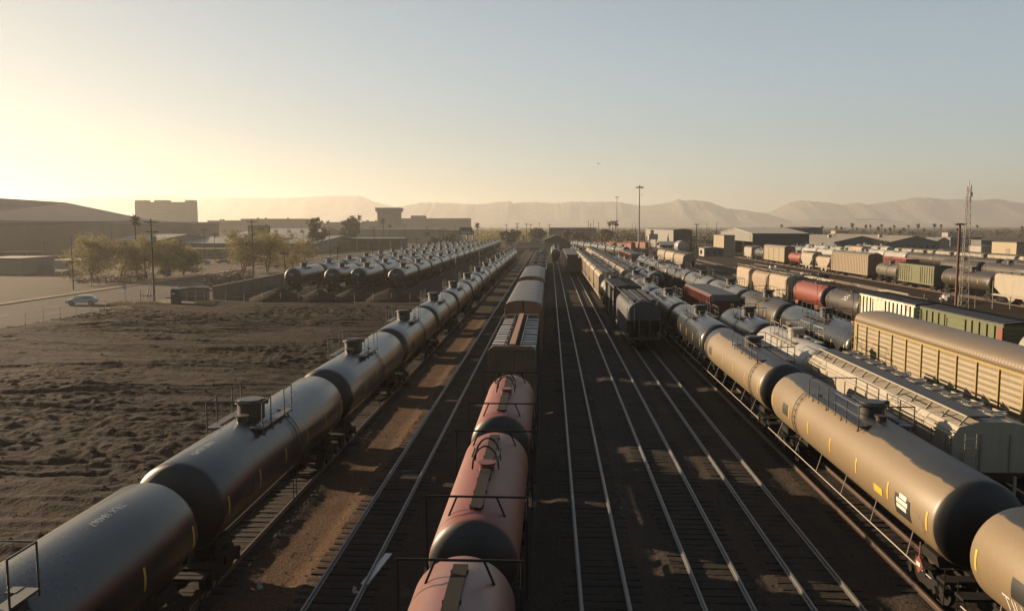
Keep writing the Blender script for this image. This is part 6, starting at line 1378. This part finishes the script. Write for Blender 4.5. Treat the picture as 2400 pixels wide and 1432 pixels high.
x, _ = atY(1597, 590, 338); r = empty('storage_tank', (x, 338, -0.15)); b = MB(); b.lathe([(-5, 0.01), (-5, 2.3), (5, 2.3), (5, 0.01)], 3.4, 24); b.build('shell', M_white, r); b = MB(); [b.box((0, q, 0.7), (3.6, 0.5, 1.5)) for q in (-3.5, 3.5)]; b.build('saddle', M_creamw, r); b = MB(); b.tube([(2.2, -5.2, 0), (2.2, -5.2, 6)], 0.1, 5); b.tube([(-2.2, -5.2, 5.9), (2.4, -5.2, 5.9)], 0.1, 5); b.build('gantry', M_lite, r); tag(r, 'white horizontal storage tank on a cream base', 'storage tank')
x, _ = atY(1530, 575, 400); r = empty('sand_tower', (x, 400, -0.15)); b = MB(); [b.box((sx * 1.6, sy * 1.6, 2.6), (0.3, 0.3, 5.2)) for sx in (-1, 1) for sy in (-1, 1)]; b.build('frame', M_lite, r); b = MB(); b.box((0, 0, 6.4), (4.2, 4.2, 2.6)); b.cyl((-0.6, 0, 7.7), (-0.6, 0, 9.6), 1.0, 12); b.build('bin', M_whb, r); tag(r, 'small white elevated bin on legs left of the storage tank', 'tower')
x, _ = atY(1570, 575, 352); r = shedroof('open_canopy', 'open canopy with a slanted pale roof beside the storage tank', 1548, 1588, 576, 566, 352, 360, M_teal, M_sheet, 3)
b = MB(); b.box((0, 0, 0.5), (5.5, 8, 1.0)); [b.box((q, -3, 1.2), (0.7, 1.0, 0.7)) for q in (-2, 0, 2)]; x, _ = atY(1590, 600, 322); tag(b.build('loading_dock', M_creamw, None, (x, 322, -0.15)), 'low cream platform in front of the storage tank', 'platform')
for k, (px, Y, mt) in enumerate(((1780, 360, M_bluew), (1745, 365, M_white))):
    pass
# gable workshops on the right, shaded gable walls with rows of windows
for k, (a, c, ax, ye, ya, lb) in enumerate(((1955, 2084, 2014, 568, 554, 'grey workshop gable with windows, left of the pair'), (2086, 2203, 2140, 568, 554, 'grey workshop gable with windows, right of the pair'))):
    x0, e = atY(a, ye, 400); x1, _ = atY(c, ye, 400); _, p = atY(ax, ya, 400); r = gabled('workshop', lb, 'workshop', x0 + 0.1, x1 - 0.1, 400, 520, e + 0.15, p + 0.15, M_bluew, M_beige, 0.3, 'y', 'grey workshops with gabled fronts')
    w = r['w']; windows(r, 7, 1, -w * 0.45, w * 0.45, 1.0, 2.4, 1.7, 1.3, -60.02); vents(r, [(-w * 0.2, -30, 5.4), (w * 0.15, -10, 5.4), (w * 0.22, 25, 5.0)], 1.6)
x0, e = atY(1868, 559, 420); x1, _ = atY(1988, 559, 420); r = gabled('low_hall', 'wide low hall with a tan roof left of the grey workshops', 'building', x0, x1, 452, 560, 4.6, 7.4, M_whb, M_beige, 0.4, 'x'); vents(r, [(-20 + 8 * k, -30, 6.0) for k in range(6)], 1.6)
for k, (a, c, Y, yt, mt, lb) in enumerate(((1845, 1868, 400, 563, M_creamw, 'cream container stack left of the grey workshops'), (1958, 1990, 640, 541, M_creamw, 'cream block behind the workshop roofs'), (2228, 2300, 480, 556, M_bluew, 'long blue grey roofed building behind the lattice tower'), (2300, 2330, 420, 563, M_bluew, 'blue grey lean to left of the cream building'), (2222, 2270, 640, 545, M_whb, 'white block far behind the lattice tower'), (2300, 2325, 350, 576, M_whb, 'white crates stacked left of the cream building'))):
    r = block('low_building', lb, 'building', a, c, yt, Y, 10 if k else 6, mt)
for k, (a, c, Y) in enumerate(((2180, 2200, 470), (2198, 2226, 440))):
    x0, e = atY(a, 564, Y); x1, _ = atY(c, 564, Y); gabled('small_house', f'small cream gabled hut behind the workshops, {("left", "right")[k]} of the pair', 'hut', x0, x1, Y, Y + 9, e, e + 1.7, M_creamw, M_groof, 0.3, 'x' if False else 'y', 'small cream gabled huts')
x, _ = atY(2383, 570, 330); r = empty('cream_building', (x, 330, -0.15)); b = MB(); b.box((9, 9, 2.6), (18, 18, 5.2)); b.build('wall', M_creamw, r); b = MB(); b.box((9, 9, 5.3), (18.4, 18.4, 0.25)); b.build('roof', M_shadew, r); b = MB(); b.box((-0.05, 6, 1.4), (0.12, 3.0, 2.8)); b.build('roller_door', M_beige, r); tag(r, 'broad cream building with a dark roof at the right edge', 'building')
x, _ = atY(2211, 580, 300); gabled('small_house', 'tiny white gabled hut between the rows of railcars', 'hut', x - 1.6, x + 1.6, 300, 304, 2.2, 3.2, M_whb, M_whb, 0.2)
# -- palms and far trees
random.seed(31)
PXR = [1960, 1972, 1985, 1998, 2008, 2020, 2029, 2040, 2052, 2058, 2066, 2075, 2086, 2096, 2110, 2118, 2129, 2140, 2152, 2166, 2178, 2190, 2206, 2230, 2245, 2290, 2338, 2396, 1928, 1944, 1832, 1815, 1790, 1774]
for k, px in enumerate(sorted(PXR)):
    Y = random.uniform(520, 720); x, _ = atY(px, 530, Y); palm(x, Y, k, 'distant palm on the skyline to the right of the open hall', 'distant palms on the right skyline', random.uniform(0.95, 1.35) if k % 3 == 0 else random.uniform(0.75, 1.05))
for k, (px, top, Y, lb) in enumerate(((1428, 520, 560, 'far palm left of the slender floodlight mast'), (1436, 518, 570, 'far palm touching the slender floodlight mast'), (1443, 519, 560, 'far palm just right of the slender floodlight mast'), (898, 512, 520, 'palm in front of the flared tower'), (913, 525, 500, 'short palm right of the one before the flared tower'), (1119, 524, 560, 'palm right of the dark blue billboard'), (720, 516, 620, 'palm above the long grey roof'), (768, 517, 640, 'palm left of the rounded dark tree'), (825, 507, 700, 'tall thin palm left of the flared tower'), (842, 506, 700, 'tall thin palm beside the flared tower'), (744, 509, 640, 'palm on the skyline right of the long low tan block'), (647, 548, 300, 'small palm right of the yellow billboard'), (625, 526, 560, 'palm behind the yellow billboard'))):
    x, z = atY(px, top, Y); palm(x, Y, k, lb, None, max(0.4, z / (9.0, 11.5, 7.5)[k % 3] * 0.93))
def tree_belt(name, label, spans, mat, seed):
    rng = random.Random(seed); b = MB()
    for (a, c, Y0, Y1, n, h0, h1) in spans:
        for _ in range(n):
            px = rng.uniform(a, c); Y = rng.uniform(Y0, Y1); x, _ = atY(px, 540, Y); h = rng.uniform(h0, h1); w = h * rng.uniform(0.4, 0.75)
            leaf_cloud(b, (x, Y, h * 0.55), (w, w, h * 0.45), 46, 0.62, rng)
    o = b.build(name, mat); o['kind'] = 'stuff'; o['label'] = label; o['category'] = 'trees'
tree_belt('distant_trees', 'hazy mass of far trees left of the tracks', [(700, 1290, 560, 980, 190, 5, 10), (1120, 1240, 470, 640, 50, 5, 9), (-40, 700, 640, 1000, 130, 5, 10), (300, 700, 400, 520, 34, 3, 5)], M_mesq, 3)
tree_belt('distant_trees', 'hazy mass of far dark trees right of the tracks', [(1290, 2440, 640, 1150, 430, 5, 9), (1390, 1520, 430, 560, 50, 5, 9), (1600, 1700, 430, 560, 26, 5, 8), (1780, 1830, 470, 560, 14, 5, 8), (2050, 2080, 385, 396, 6, 4, 5)], M_dkleaf, 4)
for k, (px, Y, h, w, lb) in enumerate(((1330, 500, 8.5, 10, 'rounded tree before the grey green warehouse'), (1355, 470, 7, 9, 'rounded tree right of the far gabled shed'), (1195, 480, 9, 10, 'dark rounded tree left of the crossarm pole'), (1260, 520, 9, 11, 'dark rounded tree between the far poles'), (1420, 480, 9, 9, 'dark tree behind the orange red locomotives'), (1370, 440, 6, 6, 'low tree left of the orange red locomotives'), (1050, 450, 5, 10, 'low spreading tree right of the white warehouse'), (1020, 430, 4, 7, 'low bush shaped tree below the white warehouse'))):
    x, _ = atY(px, 560, Y); tree(x, Y, 90 + k, lb, 'single trees in the middle distance', h, w, M_dkleaf, dens=1.7, ls=0.55, low=0.15)
# -- antenna masts on the ridge, birds
for k, px in enumerate((741, 763, 768, 787, 795, 804)):
    x, z = atY(px, 460, 5990); _, zt = atY(px, 449, 5990); b = MB(); b.cyl((0, 0, -8), (0, 0, zt - z), 0.9, 5); [b.cyl((0, 0, (zt - z) * q), (3.2, 0, (zt - z) * q), 0.5, 4) for q in (0.5, 0.8)]; tag(b.build('antenna_mast', M_steel, None, (x, 5990, z)), f'faint antenna mast on the mountain crest, {ORD[k]} from the left', 'antenna', 'antenna masts on the mountain crest')
def bird(px, py, Y, span, label):
    x, z = atY(px, py, Y); b = MB(); s = span / 2
    b.lathe([(-0.28 * s, 0.005), (-0.1 * s, 0.09 * s), (0.2 * s, 0.08 * s), (0.42 * s, 0.01)], 0, 8)
    for q in (-1, 1): b.add([(0, -0.16 * s, 0.02), (0, 0.2 * s, 0.02), (q * 0.5 * s, 0.1 * s, 0.17 * s), (q * 0.5 * s, -0.18 * s, 0.17 * s), (q * s, -0.2 * s, 0.02), (q * 0.5 * s, -0.02, 0.13 * s)], [(0, 1, 2, 3), (3, 2, 4), (0, 3, 5), (5, 3, 4)])
    b.add([(-0.1 * s, -0.5 * s, 0), (0.1 * s, -0.5 * s, 0), (0.03 * s, -0.2 * s, 0.02), (-0.03 * s, -0.2 * s, 0.02)], [(0, 1, 2, 3)])
    o = b.build('bird', M_steel, None, (x, Y, z)); o.rotation_euler = (RAD(-8), 0, RAD(25)); tag(o, label, 'bird', 'birds in flight')
bird(1403, 384, 60, 0.44, 'dark bird gliding alone in the empty sky'); bird(1505, 458, 80, 0.42, 'dark bird flying beside the tall floodlight mast')
# -- litter in the tracks
b = MB(); b.box((0, 0, 0.03), (0.24, 2.6, 0.06)); x, y = at(884, 1335); o = b.build('white_plank', M_letter, None, (x, y, 0.02)); o.rotation_euler = (0, 0, RAD(-7)); tag(o, 'white plank lying beside the rail left of the red tank cars', 'plank')
for k, (px, py, lb) in enumerate(((604, 1375, 'crumpled white cup on the gravel beside the long tank car row'), (828, 1388, 'scrap of pale paper beside the shiny rail'))):
    x, y = at(px, py); b = MB(); b.cyl((0, 0, 0), (0.05, 0.12, 0.12), 0.06, 7, r1=0.09); b.box((0.1, -0.05, 0.02), (0.16, 0.2, 0.03), rz=0.5, rx=0.2); tag(b.build('litter', M_whb, None, (x, y, 0.0)), lb, 'litter')
random.seed(77); b = MB()
for _ in range(2600):
    x = random.uniform(-13.4, 12); y = random.uniform(16, 62); s = random.uniform(0.02, 0.055)
    if min(abs(x - q) for q in TRACKX) < 0.85 and random.random() < 0.8: continue
    z = ballast_h(x, y); a = random.uniform(0, 6.28); b.add([(x - s, y, z), (x + s * math.cos(a), y + s, z - 0.01), (x + s, y - s * 0.6, z), (x + s * 0.1, y, z + s * 0.9)], [(0, 2, 3), (2, 1, 3), (1, 0, 3)])
o = b.build('gravel', M_ballast); o['kind'] = 'stuff'; o['label'] = 'loose stones scattered over the ballast'; o['category'] = 'gravel'
b = MB()
for _ in range(2200):
    x = random.uniform(-58, -15); y = random.uniform(26, 120); s = random.uniform(0.03, 0.11) * (1 if random.random() < 0.93 else 2.2); z = dirt_h(x, y) - s * 0.2; a = random.uniform(0, 6.28)
    b.add([(x - s, y, z), (x + s * math.cos(a), y + s, z), (x + s, y - s * 0.6, z), (x + s * 0.1, y, z + s * 1.0)], [(0, 2, 3), (2, 1, 3), (1, 0, 3)])
o = b.build('rubble', M_dirt); o['kind'] = 'stuff'; o['label'] = 'clods and stones scattered over the dirt field'; o['category'] = 'rubble'
